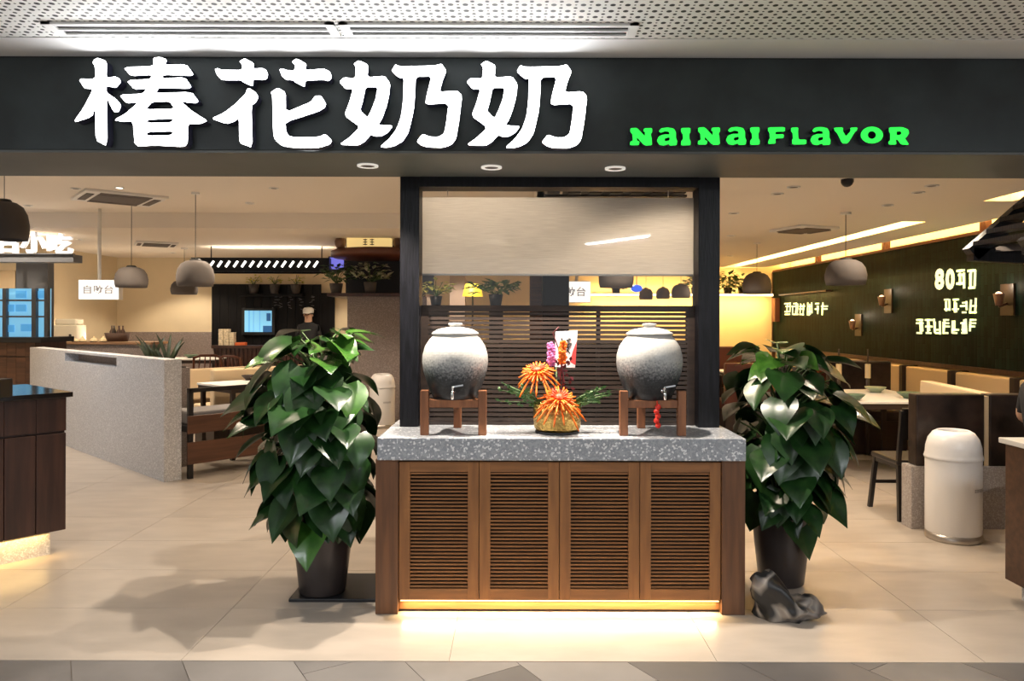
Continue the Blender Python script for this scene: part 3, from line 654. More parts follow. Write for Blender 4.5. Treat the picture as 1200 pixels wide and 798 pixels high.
j1 = W(533.5,430,4.0).x; j2 = W(761,430,4.0).x
stand(j1, W(536,490,4.15).x, 'reddish wood stand under the jar beside the gold bowl, no red charm')
stand(j2, W(752,490,4.15).x, 'reddish wood stand with a red charm hanging from it')
jar(j1, 'round grey glazed lidded jar with tap, on the stand without charm', 0.0)
jar(j2, 'round grey glazed lidded jar with tap, above the red charm', 0.05)
p = W(770,474,3.88); t = thing('red_charm','red knotted charm hanging under the jar tap','charm',(p.x,3.872,p.z-0.13))
m_ = MB()
for k in range(5): m_.ball((p.x+0.004*(-1)**k, 3.872, p.z-0.012-0.024*k), 0.0155, 8, 6)
obj('beads', m_, M_red, t); obj('string', MB().tube([(p.x,3.878,p.z+0.02),(p.x,3.872,p.z-0.12)],0.003,6), M_red, t)

# --- flower arrangement
gx = W(653,495,4.0).x; gy = 4.0
t = thing('brass_bowl','hammered brass flower bowl on a dark round base','bowl',(gx,gy,SLZ1))
obj('base_disc', MB().cyl((gx,gy,SLZ1),0.118,0,0.014,32), M_black, t)
obj('bowl', MB().lathe([(0.0001,0.014),(0.112,0.014),(0.124,0.03),(0.129,0.09),(0.127,0.155),(0.122,0.155),(0.122,0.10),(0.0001,0.10)], (gx,gy,SLZ1), 48), M_gold, t)
def mum(px, py, d, R, tilt, label, deep):
    c = W(px,py,d); t = thing('chrysanthemum', label, 'flower', (c.x,d,c.z)); rnd = random.Random(px)
    m_ = MB(); mi = MB()
    ax = Vector((tilt[0],tilt[1],1)).normalized(); e1 = ax.cross(Vector((0,1,0))).normalized(); e2 = ax.cross(e1)
    for ring, (n, ln, up, drop) in enumerate(((14,0.45,0.75,0.0),(18,0.75,0.42,0.12),(18,1.05,0.22,0.35),(15,1.3,0.0,0.75))):
        for k in range(n):
            a = 2*PI*(k+rnd.random()*0.7)/n; L_ = R*ln*(0.85+0.3*rnd.random()); dr = (e1*math.cos(a)+e2*math.sin(a)); pts = []
            for q in range(6):
                s = q/5; curl = max(0, s-0.75)*1.2*R
                pts.append(c + dr*(L_*(s**0.9)*(1-0.15*s)) + ax*(L_*up*math.sin(min(1,s*1.1)*PI*0.7)) - Vector((0,0,1))*(drop*L_*s*s*0.8 - curl*0.5))
            w = R*0.043; (mi if ring == 0 else m_).tube(pts, [w*0.8,w,w,w*1.05,w*1.1,w*0.7], 5)
    obj('petals', m_, M_orange, t, kind='stuff'); obj('inner_petals', mi, M_oranged, t, kind='stuff')
    obj('flower_heart', MB().ball(tuple(c+ax*0.01), R*0.3, 12, 8), M_oranged, t)
    obj('stem', MB().tube([tuple(c-Vector((0,0,0.02))), (c.x*0.4+gx*0.6,(d+gy)/2,(c.z+SLZ1+0.13)/2), (gx+(c.x-gx)*0.2,gy,SLZ1+0.12)],0.006,6), M_petio, t)
mum(630,438,3.96,0.105,(-0.12,-0.45),'orange spider chrysanthemum, the higher one beside the purple blossoms',0)
mum(655,470,3.90,0.115,(0.05,-0.6),'orange spider chrysanthemum drooping over the brass bowl rim',1)
def sprig(x0, dirx, n, label, m, seed, h=0.16, loc=None):
    rnd = random.Random(seed); t = thing('leaf_sprig', label, 'greenery', (gx+x0,gy,SLZ1+0.13)); st = MB(); lf = MB()
    for k in range(n):
        e = Vector((gx+x0+dirx*((0.10+0.2*rnd.random()) if dirx < 0 else (0.08+0.11*rnd.random())), gy-0.02+0.09*(rnd.random()-0.5), SLZ1+0.13+h*(0.2+rnd.random()*0.9)))
        s0 = Vector((gx+x0*0.5,gy,SLZ1+0.12)); st.tube([s0,(s0+e)/2+Vector((0,0,0.02)),e],0.0025,5)
        for q in range(9):
            p = s0.lerp(e,0.35+0.65*q/8); a = rnd.random()*2*PI; dv = Vector((math.cos(a),math.sin(a)*0.5,rnd.random()*0.6-0.1))*0.032; sv = dv.cross(Vector((0.2,1,0.3))).normalized()*0.009
            lf.add([p,p+dv*0.5+sv,p+dv,p+dv*0.5-sv],[(0,1,2,3)])
    obj('stem', st, M_petio, t, kind='stuff'); obj('leaflets', lf, m, t, kind='stuff')
M_sprig = mat('fresh_green_leaflet', (0.06,0.15,0.04), 0.5)
sprig(-0.09,-1,8,'loose green leaf sprig spilling towards the unadorned jar',M_sprig,3); sprig(0.09,1,9,'loose green leaf sprig spilling towards the jar with red charm',M_sprig,5,0.12)
def blossom(px, py0, py1, d, m, label, seed):
    rnd = random.Random(seed); t = thing('orchid_spike', label, 'flower', tuple(W(px,py1,d))); m_ = MB()
    for k in range(9):
        c = W(px+rnd.uniform(-1.2,1.2), py0+(py1-py0)*k/8, d)
        for q in range(5):
            a = q*2*PI/5+k; m_.ball((c.x+0.013*math.cos(a), c.y-0.008+rnd.uniform(-.01,.01), c.z+0.013*math.sin(a)), 0.0105, 6, 4, 1, 0.4, 1)
    obj('blossoms', m_, m, t, kind='stuff'); b = W(px,py1,d); a_ = W(px,py0,d)
    obj('stem', MB().tube([a_,b,(gx,gy,SLZ1+0.12)],0.004,6), M_dred, t)
blossom(646,405,425,4.03,M_purple,'purple orchid spike in the flower bowl',1); blossom(659,403,423,4.02,M_orange,'small orange blossom spike beside the purple orchid',2)
t = thing('dark_red_twig','dark red leafy twig rising from the flower bowl','foliage',(gx,gy,SLZ1+0.13)); m_ = MB(); rnd = random.Random(4)
tw = [W(660,470,4.02),W(660,440,4.03),W(655,410,4.04),W(648,390,4.04),W(655,383,4.04)]; st = MB().tube(tw,[0.006,0.005,0.004,0.003,0.002],6).tube([(gx,gy,SLZ1+0.11),tw[0]],0.006,6)
for q in range(34):
    c = W(660+rnd.uniform(-7,10), 420+rnd.uniform(0,36), 4.04+rnd.uniform(-.02,.02)); a = rnd.random()*6.3; dv = Vector((math.cos(a),-0.2,math.sin(a)))*0.03; sv = dv.cross(Vector((0,1,0))).normalized()*0.009
    m_.add([c,c+dv*0.5+sv,c+dv,c+dv*0.5-sv],[(0,1,2,3)])
obj('twig', st, M_dred, t); obj('red_leaves', m_, M_dred, t, kind='stuff')
# greeting card
A = W(652,431,4.09); B = W(676,388,4.09); t = thing('greeting_card','white greeting card with black calligraphy stuck in the flowers','card',(A.x,4.09,A.z), 0)
obj('card_sheet', MB().add([W(651,388.5,4.10),W(677,387,4.07),W(674,431,4.07),W(650,430,4.10),W(651,388.5,4.103),W(677,387,4.073),W(674,431,4.073),W(650,430,4.103)],[(0,1,2,3),(7,6,5,4),(0,4,5,1),(1,5,6,2),(2,6,7,3),(3,7,4,0)]), M_card, t)
m_ = MB()
for a, b in (((664,399),(669,397)),((667,396),(665,408)),((663,404),(670,402)),((669,403),(664,412)),((663,408),(668,414)),((658,396),(659,399)),((658,402),(659,405)),((658,408),(659,411))):
    m_.tube([W(a[0],a[1],4.083-0.0012*(a[0]-664)),W(b[0],b[1],4.083-0.0012*(b[0]-664))],0.0035,5)
obj('brush_writing', m_, M_ink, t)
m_ = MB().face([[(676,399),(674.3,428),(668,424),(671,412)]], lambda a,b,d: tuple(W(a,b,4.086-0.0012*(a-651))-Vector((0,0.004,0)))); obj('red_print', m_, M_pink, t)
m_ = MB().tube([W(652,430,4.1),(gx,gy+0.06,SLZ1+0.10)],0.003,5); obj('card_pick', m_, M_petio, t)
p = W(684,512,3.86); obj('name_card', MB().box(p.x-0.03,p.x+0.025,3.85,3.885,SLZ1,SLZ1+0.006), M_card, label='tiny white card lying on the slab beside the bowl', cat='card')

# ================================================================== BIG POTTED PLANTS
def leaf_mesh(name, L_, Wd, droop, fold, m):
    mb = MB(); rows, cols = 9, 3; vs = []
    for i in range(rows):
        s = i/(rows-1)
        wd = Wd*0.5*(math.sin(PI*min(1,(s*0.93+0.07))**0.62))*(1 if s < 0.999 else 0.0)
        back = -0.10*L_*max(0, 1-s*4)
        for j in range(-cols, cols+1):
            u = j/cols; x = u*wd; y = s*L_ + back*(abs(u)**1.5); z = -droop*L_*s*s + fold*abs(x) - 0.25*fold*abs(x)*abs(u) + 0.012*math.sin(9*s+abs(u)*2)*abs(u)
            vs.append((x,y,z))
    n = 2*cols+1; fs = [(i*n+j,i*n+j+1,(i+1)*n+j+1,(i+1)*n+j) for i in range(rows-1) for j in range(n-1)]
    me = bpy.data.meshes.new(name); me.from_pydata(vs,[],fs); me.polygons.foreach_set('use_smooth',[True]*len(fs)); me.materials.append(m); return me
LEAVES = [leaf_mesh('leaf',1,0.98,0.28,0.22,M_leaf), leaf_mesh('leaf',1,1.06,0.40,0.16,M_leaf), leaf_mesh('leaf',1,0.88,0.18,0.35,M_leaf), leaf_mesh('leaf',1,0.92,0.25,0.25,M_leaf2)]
def pothos(loc, label, seed, n, prof, ztop, zbot, squash=1.0, clear=0.37):   # clear: free room towards the cabinet side
    rnd = random.Random(seed); t = thing('potted_pothos', label, 'potted plant', loc); x, y, z = loc
    obj('pot', MB().lathe([(0.0001,0),(0.118,0),(0.126,0.008),(0.150,0.22),(0.166,0.40),(0.168,0.405),(0.158,0.405),(0.155,0.38),(0.0001,0.38)], loc, 40), M_pot, t)
    obj('soil', MB().cyl(loc,0.153,0.378,0.384,24), M_soil, t)
    obj('moss_pole', MB().tube([(x,y,0.36),(x,y,ztop-0.12)],0.035,12), M_moss, t)
    pet = MB(); m = n
    for k in range(m):
        s = (k+0.5)/m; h = zbot + (ztop-zbot)*(s**0.95) + rnd.uniform(-.03,.03); R = prof(s)
        a = k*2.39996 + rnd.uniform(-.3,.3); layer = rnd.choice((1.0,1.0,0.82,0.6))
        L_ = rnd.uniform(0.16,0.26)*(0.92 if s > 0.85 else 1.0)
        rb = max(0.04, R*layer - L_*0.62); out = Vector((math.cos(a),math.sin(a)*squash,0)).normalized()
        base = Vector((x,y,h)) + out*rb
        pitch = rnd.uniform(-1.15,-0.35) if s < 0.5 else (rnd.uniform(-0.9,0.0) if s < 0.85 else rnd.uniform(-0.45,0.3))
        d = out*math.cos(pitch) + Vector((0,0,math.sin(pitch))); d = (d + Vector((rnd.uniform(-.3,.3),rnd.uniform(-.3,.3),0))).normalized()
        nrm = (Vector((0,0,0.8)) + out*0.75 + Vector((rnd.uniform(-.35,.35),rnd.uniform(-.35,.35),0))); nrm = (nrm - d*nrm.dot(d)).normalized(); sx = d.cross(nrm).normalized()
        tip = base + d*L_; lim = max(abs(tip.x-x), abs(base.x-x))*(1 if (tip.x-x)*(0.227-x) > 0 else -1)
        if lim + 0.32*L_ > clear: continue
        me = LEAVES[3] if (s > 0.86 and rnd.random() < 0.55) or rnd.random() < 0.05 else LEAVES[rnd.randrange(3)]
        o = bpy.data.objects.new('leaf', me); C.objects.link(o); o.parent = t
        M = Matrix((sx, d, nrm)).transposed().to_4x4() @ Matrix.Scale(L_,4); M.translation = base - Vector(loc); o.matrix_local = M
        s0 = Vector((x,y,h-0.13-0.05*rnd.random())) + out*0.03; s0.z = max(s0.z,0.40)
        pet.tube([s0,(s0+base)/2+out*0.01+Vector((0,0,0.03)),base+d*0.01],0.0045,5,False)
    obj('petioles', pet, M_petio, t, kind='stuff')
profL = lambda s: (0.30+0.12*s/0.55 if s < 0.55 else 0.43) if s < 0.72 else 0.43-0.20*(s-0.72)/0.28
pothos((-1.07,4.12,0.0),'tall potted pothos on the black tray, beside the unadorned jar end', 11, 190, lambda s: profL(s)+0.04, 1.42, 0.42)
pothos((1.545,4.32,0.0),'tall potted pothos standing behind the veined rock', 23, 165, lambda s: profL(s)+0.03, 1.38, 0.44, clear=0.37)
t0 = W(342,707,4.0)
obj('plant_tray', MB().box(-1.22,KX0-0.008,3.99,4.40,0.0,0.018), M_black, label='flat black tray under the potted pothos', cat='tray', bevel=0.003)
# reset pot onto tray
for o in C.objects:
    if o.name == 'potted_pothos': o.location.z = 0.018
# viewing stone
bm = bmesh.new(); bmesh.ops.create_icosphere(bm, subdivisions=4, radius=1.0)
from mathutils import noise
rk = MB()
for v in bm.verts:
    d = v.co.copy(); r = 1 + 0.42*noise.noise(d*1.7+Vector((3,1,2))) - 0.22*abs(noise.noise(d*2.4+Vector((1,5,2)))) + 0.04*noise.noise(d*6.0)
    v.co = Vector((d.x*0.175*r, d.y*0.12*r, max(-0.11, d.z*0.125*r)))
    v.co.z += -0.50*v.co.x*min(1,max(0,(v.co.z+0.06)/0.10)) - 0.75*math.exp(-((v.co.x-0.035)/0.05)**2)*max(0,v.co.z)
zm = min(v.co.z for v in bm.verts)
for v in bm.verts: v.co.z = max(0.0, (v.co.z - zm) - 0.02)
rx = W(922,720,3.80).x
rk.add([tuple(v.co+Vector((rx,3.80,0))) for v in bm.verts],[tuple(v.index for v in f.verts) for f in bm.faces],True); bm.free()
obj('viewing_stone', rk, M_rock, label='black rock with pale veins at the foot of the cabinet', cat='rock')

# ================================================================== LEFT: FRONT COUNTER, PARTITION, BENCH
def small_plant(loc, h, spread, label, m, pot_m, seed, pot_r=0.07, pot_h=0.12, n=40, name='potted_plant', ll=0.09, hang=0.0, group=None, sq=1.0):
    rnd = random.Random(seed); t = thing(name, label, 'potted plant', loc, group=group); x, y, z = loc
    obj('pot', MB().lathe([(0.0001,0),(pot_r*0.75,0),(pot_r,pot_h),(pot_r*0.88,pot_h),(0.0001,pot_h*0.9)], loc, 18), pot_m, t)
    lf = MB(); st = MB()
    for k in range(n):
        a = rnd.random()*2*PI; r = spread*math.sqrt(rnd.random()); zz = max(pot_h*0.75 if hang else -9, pot_h + h*(0.15+0.85*rnd.random())*(1-0.35*r/spread) - hang*r)
        p = Vector((x+r*math.cos(a), y+r*math.sin(a)*sq, z+zz)); b = Vector((x,y,z+pot_h*0.9))
        if k % 3 == 0: st.tube([b,(b+p)/2+Vector((0,0,0.02)),p],0.004,4,False)
        dv = Vector((math.cos(a),math.sin(a),rnd.uniform(-.6,.7)))*ll*rnd.uniform(.6,1.2); sv = dv.cross(Vector((rnd.uniform(-.3,.3),rnd.uniform(-.3,.3),1))).normalized()*ll*0.3; up = Vector((0,0,ll*0.1))
        lf.add([p,p+dv*0.45+sv+up,p+dv,p+dv*0.45-sv+up],[(0,1,2,3)])
    obj('stem', st, M_petio, t, kind='stuff'); obj('foliage', lf, m, t, kind='stuff')
    return t

t = thing('service_counter','dark walnut service counter with a glossy top, on a lit stone plinth','counter',(-2.907,4.80,0), math.radians(230))
obj('plinth', MB().box(0.07,2.2,-0.75,-0.07,0,0.135), M_stone, t, local=True)
obj('led_strip', MB().box(0.05,2.2,-0.066,-0.058,0.150,0.156), E_led, t, local=True)
l = light('plinth_light','AREA',(0,0,0), 3.2, WARM2, None, (0,0,0), shape='RECTANGLE', size=2.0, size_y=0.02); l.parent = t; l.location = (1.1,-0.035,0.152)
pw = 0.172
for k in range(13):
    x0 = k*pw
    obj('plank', MB().box(x0+0.002,x0+pw-0.002,-0.025,0,0.16,0.785), M_dwood, t, local=True, bevel=0.003)
    obj('drawer_front', MB().box(x0+0.001,x0+pw-0.001,-0.025,0.0,0.80,1.015), M_dwood, t, local=True, bevel=0.001)
obj('carcass', MB().box(0.002,2.2,-0.8,-0.026,0.157,1.014), M_dwood, t, local=True)
obj('worktop', MB().box(-0.03,2.25,-0.85,0.03,1.016,1.048), mat('glossy_dark_top',(0.018,0.013,0.012),0.12), t, local=True, bevel=0.004)
p = W(2,450,4.45); obj('card_reader', MB().box(p.x-0.12,p.x+0.035,4.38,4.50,1.048,1.16), M_black, label='black box standing on the glossy service counter', cat='box', bevel=0.006)

t = thing('stone_partition','pale speckled stone partition wall with a long slot under its rim','partition',(-3.28,6.92,0), math.radians(137))
m_ = MB().box(0,4.4,-0.16,0,0,1.015).box(0,1.22,-0.16,0,1.015,1.115).box(2.93,4.4,-0.16,0,1.015,1.115).box(0,4.4,-0.16,0,1.115,1.14)
obj('wall_body', m_, M_stone, t, local=True)
obj('slot_back', MB().box(1.2,2.95,-0.158,-0.150,1.0,1.12), M_dstone, t, local=True)
# planter trough behind the near end and the snake plants in it
t = thing('stone_planter','brown stone planter trough behind the partition end','planter',(-3.28,6.92,0), math.radians(137))
obj('trough', MB().box(0.60,1.45,-0.50,-0.165,0,1.02), M_dstone, t, local=True); obj('soil', MB().box(0.63,1.42,-0.47,-0.2,1.02,1.03), M_soil, t, local=True)
sn = math.radians(137); ex = Vector((math.cos(sn),math.sin(sn),0)); ey = Vector((-math.sin(sn),math.cos(sn),0))
for k, (s, w_, lab) in enumerate(((0.76,0.33,'snake plant with upright blades at the very end of the planter'),(1.05,0.30,'snake plant with upright blades further along the planter'))):
    b = Vector((-3.28,6.92,1.025)) + ex*s - ey*w_; rnd = random.Random(40+k)
    t = thing('snake_plant', lab, 'plant', tuple(b), group='snake plants in the stone planter')
    for q in range(8):
        a = rnd.random()*6.28; dr = Vector((math.cos(a),math.sin(a),0)); hh = rnd.uniform(0.2,0.36); side = Vector((1,-0.2,0))*0.022; m_ = MB(); base = b+dr*0.05*rnd.random()
        vs = []; 
        for i, (f, wd) in enumerate(((0,0.6),(0.35,1),(0.75,0.8),(1,0.03))):
            c = base + dr*(0.13*f*f) + Vector((0,0,hh*f)); vs += [c-side*wd, c+dr*0.006, c+side*wd]
        m_.add(vs,[(i*3+j,i*3+j+1,i*3+j+4,i*3+j+3) for i in range(3) for j in range(2)],True); obj('leaf', m_, M_snake, t)
# bench / booth frame
t = thing('slatted_bench','dark framed bench with two wide wooden back boards by the partition end','bench',(-3.15,7.06,0), math.radians(49.7))
for x0 in (0.02,1.06,1.75): obj('post', MB().box(x0,x0+0.045,-0.04,0.0,0,0.86), M_met, t, local=True)
obj('top_rail', MB().box(0.02,1.795,-0.04,0.0,0.82,0.86), M_met, t, local=True)
obj('back_board', MB().box(0.0,1.81,-0.062,-0.041,0.14,0.35), M_bench, t, local=True, bevel=0.003)
obj('back_board', MB().box(0.0,1.81,-0.062,-0.041,0.43,0.60), M_bench, t, local=True, bevel=0.003)
obj('seat_cushion', MB().box(0.05,1.75,0.0,0.42,0.50,0.63), M_cush, t, local=True, bevel=0.02)
obj('seat_frame', MB().box(0.02,1.795,0.0,0.44,0.44,0.50), M_met, t, local=True)
for x0 in (0.02,1.75): obj('rear_leg', MB().box(x0,x0+0.045,0.40,0.44,0,0.44), M_met, t, local=True)
def table(name, cx, cy, w, d, h, rz, label, group=None):
    t = thing(name, label, 'table', (cx,cy,0), rz, group=group)
    obj('tabletop', MB().box(-w/2,w/2,-d/2,d/2,h-0.022,h), M_tabw, t, local=True, bevel=0.003)
    obj('apron', MB().box(-w/2+0.01,w/2-0.01,-d/2+0.01,d/2-0.01,h-0.075,h-0.022), M_tabd, t, local=True)
    for sx in (-1,1):
        for sy in (-1,1): obj('leg', MB().box(sx*(w/2-0.05)-0.022,sx*(w/2-0.05)+0.022,sy*(d/2-0.05)-0.022,sy*(d/2-0.05)+0.022,0,h-0.075), M_tabd, t, local=True)
    return t
def bowl(px, py, d, h, r, label, m=None):
    p = W(px,py,d); loc = (p.x,d,h); t = thing('bowl', label, 'bowl', loc, group='dishes on the tables')
    obj('bowl_body', MB().lathe([(0.0001,0.004),(r*0.45,0),(r*0.5,0.012),(r*0.9,0.045),(r,0.06),(r*0.94,0.06),(r*0.8,0.042),(0.0001,0.018)], loc, 20), m or M_green, t); obj('foot', MB().cyl(loc,r*0.45,0,0.01,16), m or M_green, t)
table('dining_table', -2.85, 8.75, 1.5, 0.75, 0.80, math.radians(49.7), 'white topped dining table behind the slatted bench')
bowl(292,447,8.8,0.80,0.09,'dark dish on the table behind the slatted bench, far one',M_tabd); bowl(303,456,8.45,0.80,0.09,'dark dish on the table behind the slatted bench, near one',M_tabd)
def booth_seat(name, loc, rz, w, h, label, m, seat=0.5, dep=0.5, back_t=0.1, base=None):
    t = thing(name, label, 'booth seat', loc, rz)
    obj('backrest', MB().box(-w/2,w/2,0,back_t,seat*0.9,h), m, t, local=True, bevel=0.02)
    obj('seat', MB().box(-w/2,w/2,back_t,dep,seat*0.75,seat), m, t, local=True, bevel=0.02)
    obj('base', MB().box(-w/2+0.01,w/2-0.01,0.01,dep-0.03,0,seat*0.75), base or M_tabd, t, local=True); return t
booth_seat('booth_bench', (-3.05,9.25,0), math.radians(49.7), 1.5, 0.93, 'beige booth bench behind the white table near the partition', M_beige)
booth_seat('booth_bench', (-3.95,10.2,0), math.radians(49.7), 1.3, 0.86, 'beige booth bench with its back to the red-brown chairs', M_beige)
def chair_proto(m, label, group=None, bent=False, arms=False):
    t = thing('dining_chair', label, 'chair', (0,0,0), group=group)
    obj('seat', MB().box(-0.21,0.21,-0.21,0.21,0.42,0.46), m, t, local=True, bevel=0.012)
    for sx in (-1,1):
        obj('leg', MB().bar((sx*0.18,0.18,0.43),(sx*0.21,0.22,0),0.032,0.032), m, t, local=True)
        obj('leg', MB().bar((sx*0.18,-0.18,0.43),(sx*0.20,-0.24,0),0.032,0.032), m, t, local=True)
        obj('back_post', MB().bar((sx*0.19,-0.19,0.43),(sx*0.19,-0.25,0.84),0.03,0.03), m, t, local=True)
    if bent:
        obj('top_rail', MB().tube([(-0.19,-0.25,0.83),(-0.10,-0.28,0.86),(0.10,-0.28,0.86),(0.19,-0.25,0.83)],0.018,8), m, t, local=True)
        for xx in (-0.11,-0.035,0.035,0.11): obj('spindle', MB().tube([(xx,-0.2,0.45),(xx*1.1,-0.245,0.65),(xx,-0.275,0.85)],0.009,6), m, t, local=True)
    else: obj('backrest', MB().bar((0,-0.215,0.62),(0,-0.255,0.86),0.38,0.03), m, t, local=True)
    obj('stretcher', MB().box(-0.19,0.19,0.19,0.21,0.2,0.225), m, t, local=True); 
    for sx in (-1,1): obj('side_rail', MB().bar((sx*0.18,-0.19,0.405),(sx*0.18,0.19,0.405),0.025,0.04), m, t, local=True)
    return t
table('dining_table', -5.62, 13.0, 0.9, 0.7, 0.84, 0.1, 'small white topped table by the stone wainscot')
bowl(224,414,13.0,0.84,0.12,'pale green bowl on the small table by the wainscot')
rb = chair_proto(M_redw,'red-brown spindle chair right beside the small white table', 'red-brown spindle chairs', True); rb.location = (-5.05,12.0,0); rb.rotation_euler[2] = 0.6; rb.scale = (1.05,1.05,1.1)
c = copy_tree(rb, None, (-4.35,11.8,0), -0.4, 'red-brown spindle chair between the small table and the bar'); 

# ================================================================== LEFT BACK: BUFFET, SNACK STALL, SIGNS
t = thing('buffet_counter','wood topped buffet counter carrying bread and a basket','counter',(-6.85,12.1,0))
obj('worktop', MB().box(-7.79,-5.85,11.9,12.5,1.11,1.15), mat('tan_wood',(0.30,0.17,0.09),0.45,var=0.2,vscale=5,stretch=(0.6,5,5)), t, bevel=0.004); obj('body', MB().box(-7.75,-5.9,11.93,12.5,0,1.11), M_dstone, t)
for k, px in enumerate((88,97,110,121)):
    p = W(px,398,11.985); t = thing('bread_dish', ['flat round bread nearest the ivory appliance','domed bread beside the flat round one','domed bread on a dish in the middle of the buffet','domed bread beside the brown basket'][k], 'bread', (p.x,11.985,1.15), group='breads on the buffet counter')
    obj('dish', MB().lathe([(0.0001,0.004),(0.048,0.0),(0.060,0.012),(0.0001,0.012)],(p.x,11.985,1.15),16), M_tabd, t)
    obj('bread', MB().lathe([(0.054,0.010),(0.053,0.032),(0.036,0.055),(0.016,0.064),(0.013,0.088),(0.0001,0.092)] if k else [(0.058,0.010),(0.056,0.036),(0.034,0.05),(0.0001,0.053)],(p.x,11.985,1.15),16), M_food, t)
p = W(82,388,12.35); t = thing('buffet_appliance','ivory box appliance on the buffet counter','appliance',(p.x,12.35,1.15))
obj('body', MB().box(p.x-0.2,p.x+0.2,12.2,12.48,1.17,1.42), M_applw, t, bevel=0.015); obj('lid', MB().box(p.x-0.17,p.x+0.17,12.22,12.46,1.42,1.52), M_applw, t, bevel=0.02); obj('dial', MB().tube([(p.x+0.1,12.195,1.25),(p.x+0.1,12.18,1.25)],0.02,10), M_tabd, t)
for sx in (-1,1): obj('foot', MB().box(p.x+sx*0.15-0.02,p.x+sx*0.15+0.02,12.25,12.44,1.15,1.17), M_tabd, t)
p = W(138,392,12.28); t = thing('wicker_basket','brown wicker basket of bottles at the buffet end','basket',(p.x,12.28,1.15))
obj('basket_body', MB().lathe([(0.0001,0),(0.155,0),(0.20,0.14),(0.192,0.14),(0.147,0.02),(0.0001,0.02)],(p.x,12.28,1.15),20), M_bask, t)
for k in range(7): 
    a = k*0.9; obj('bottle', MB().lathe([(0.0001,0),(0.035,0),(0.035,0.14),(0.012,0.19),(0.012,0.24),(0.0001,0.24)],(p.x+0.085*math.cos(a),12.28+0.085*math.sin(a),1.17),10), M_tabd if k % 2 else M_bask, t)
# snack stall against the side wall
SY = 10.0
t = thing('snack_stall','walnut snack stall with black worktop and blue lit glass front','stall',(-6.9,SY,0))
x0, x1 = -7.75, W(41,420,SY).x
n = 10; pw = (x1-x0)/n
for k in range(n):
    obj('plank', MB().box(x0+k*pw+0.002,x0+(k+1)*pw-0.002,SY,SY+0.02,0.1,1.0), M_dwoodh, t); obj('drawer_front', MB().box(x0+k*pw+0.002,x0+(k+1)*pw-0.002,SY,SY+0.02,1.02,1.2), M_dwoodh, t)
obj('body', MB().box(x0,x1,SY+0.021,SY+0.7,0,1.2), M_dwood, t); obj('worktop', MB().box(x0,x1+0.1,SY-0.04,SY+0.72,1.2,1.27), M_black, t)
bx0, bx1 = -7.75, W(57,360,SY+0.3).x; z0, z1 = 1.27, W(30,338,SY+0.3).z; zp = W(30,303,SY+0.3).z
obj('window_glow', MB().box(bx0,bx1,SY+0.34,SY+0.36,z0,z1), E_bluel, t)
for xx, w_ in ((W(38,360,SY+0.3).x,0.06),(W(4,360,SY+0.3).x,0.05),(bx1-0.05,0.05)): obj('window_post', MB().box(xx,xx+w_,SY+0.28,SY+0.34,z0,z1), M_gpanel, t)
for py in (352,371): 
    zz = W(20,py,SY+0.3).z; obj('shelf', MB().box(bx0,bx1-0.05,SY+0.29,SY+0.335,zz-0.012,zz+0.012), M_gpanel, t)
for px, py in ((10,361),(24,361),(10,385),(30,384),(46,345),(24,345)):
    p = W(px,py,SY+0.32); obj('tray', MB().box(p.x-0.07,p.x+0.07,SY+0.325,SY+0.339,p.z-0.05,p.z+0.05), E_blue, t)
obj('back_panel', MB().box(W(20,320,SY+0.3).x,bx1,SY+0.28,SY+0.36,z1,zp), M_gpanel, t)
obj('fascia_panel', MB().box(bx0,W(19,320,SY+0.3).x,SY+0.28,SY+0.36,z1,W(10,317,SY+0.3).z), M_beige, t)
for xx in (bx0, bx1-0.06): obj('corner_post', MB().box(xx,xx+0.06,SY+0.36,SY+0.42,1.27,zp), M_gpanel, t)
sy = 9.6; za, zb = W(40,307,sy).z, W(40,298,sy).z; xe = W(86,300,sy).x
t = thing('stall_sign','lit white lettering standing on a grey beam over the snack stall','sign',(-7.0,sy,za))
obj('beam', MB().box(-7.78,xe,sy,sy+0.2,za,zb), M_gpanel, t); 
for xx in (-7.7, -6.85): obj('hanger', MB().tube([(xx,sy+0.15,zb),(xx,sy+0.15,CL)],0.012,8), M_met, t)
for ch, xa, xb, ya, yb in (('名',-10,21,270,296.5),('小',24,55,271.5,296.5),('吃',56,85,273.5,298)):
    o3 = W(xa,yb,sy); hh = (yb-ya)*sy/F; ww = (xb-xa)*sy/F
    mb, wd = text_mb(ch, hh, lambda a,b,d: (a, d, b), 0, 0.035)
    if mb.v:
        k = ww/wd; f = MB().add([(o3.x+a*k, sy-0.02, o3.z+b) for a,_,b in mb.v], mb.f); f2 = MB().add([(o3.x+a*k, sy+0.03, o3.z+b) for a,_,b in mb.v], mb.f)
        obj('lit_character', f, E_small, t); obj('character_back', f2, M_acw, t)
obj('letter_rail', MB().box(-7.78,xe,sy-0.03,sy+0.04,zb,zb+0.012), M_gpanel, t)
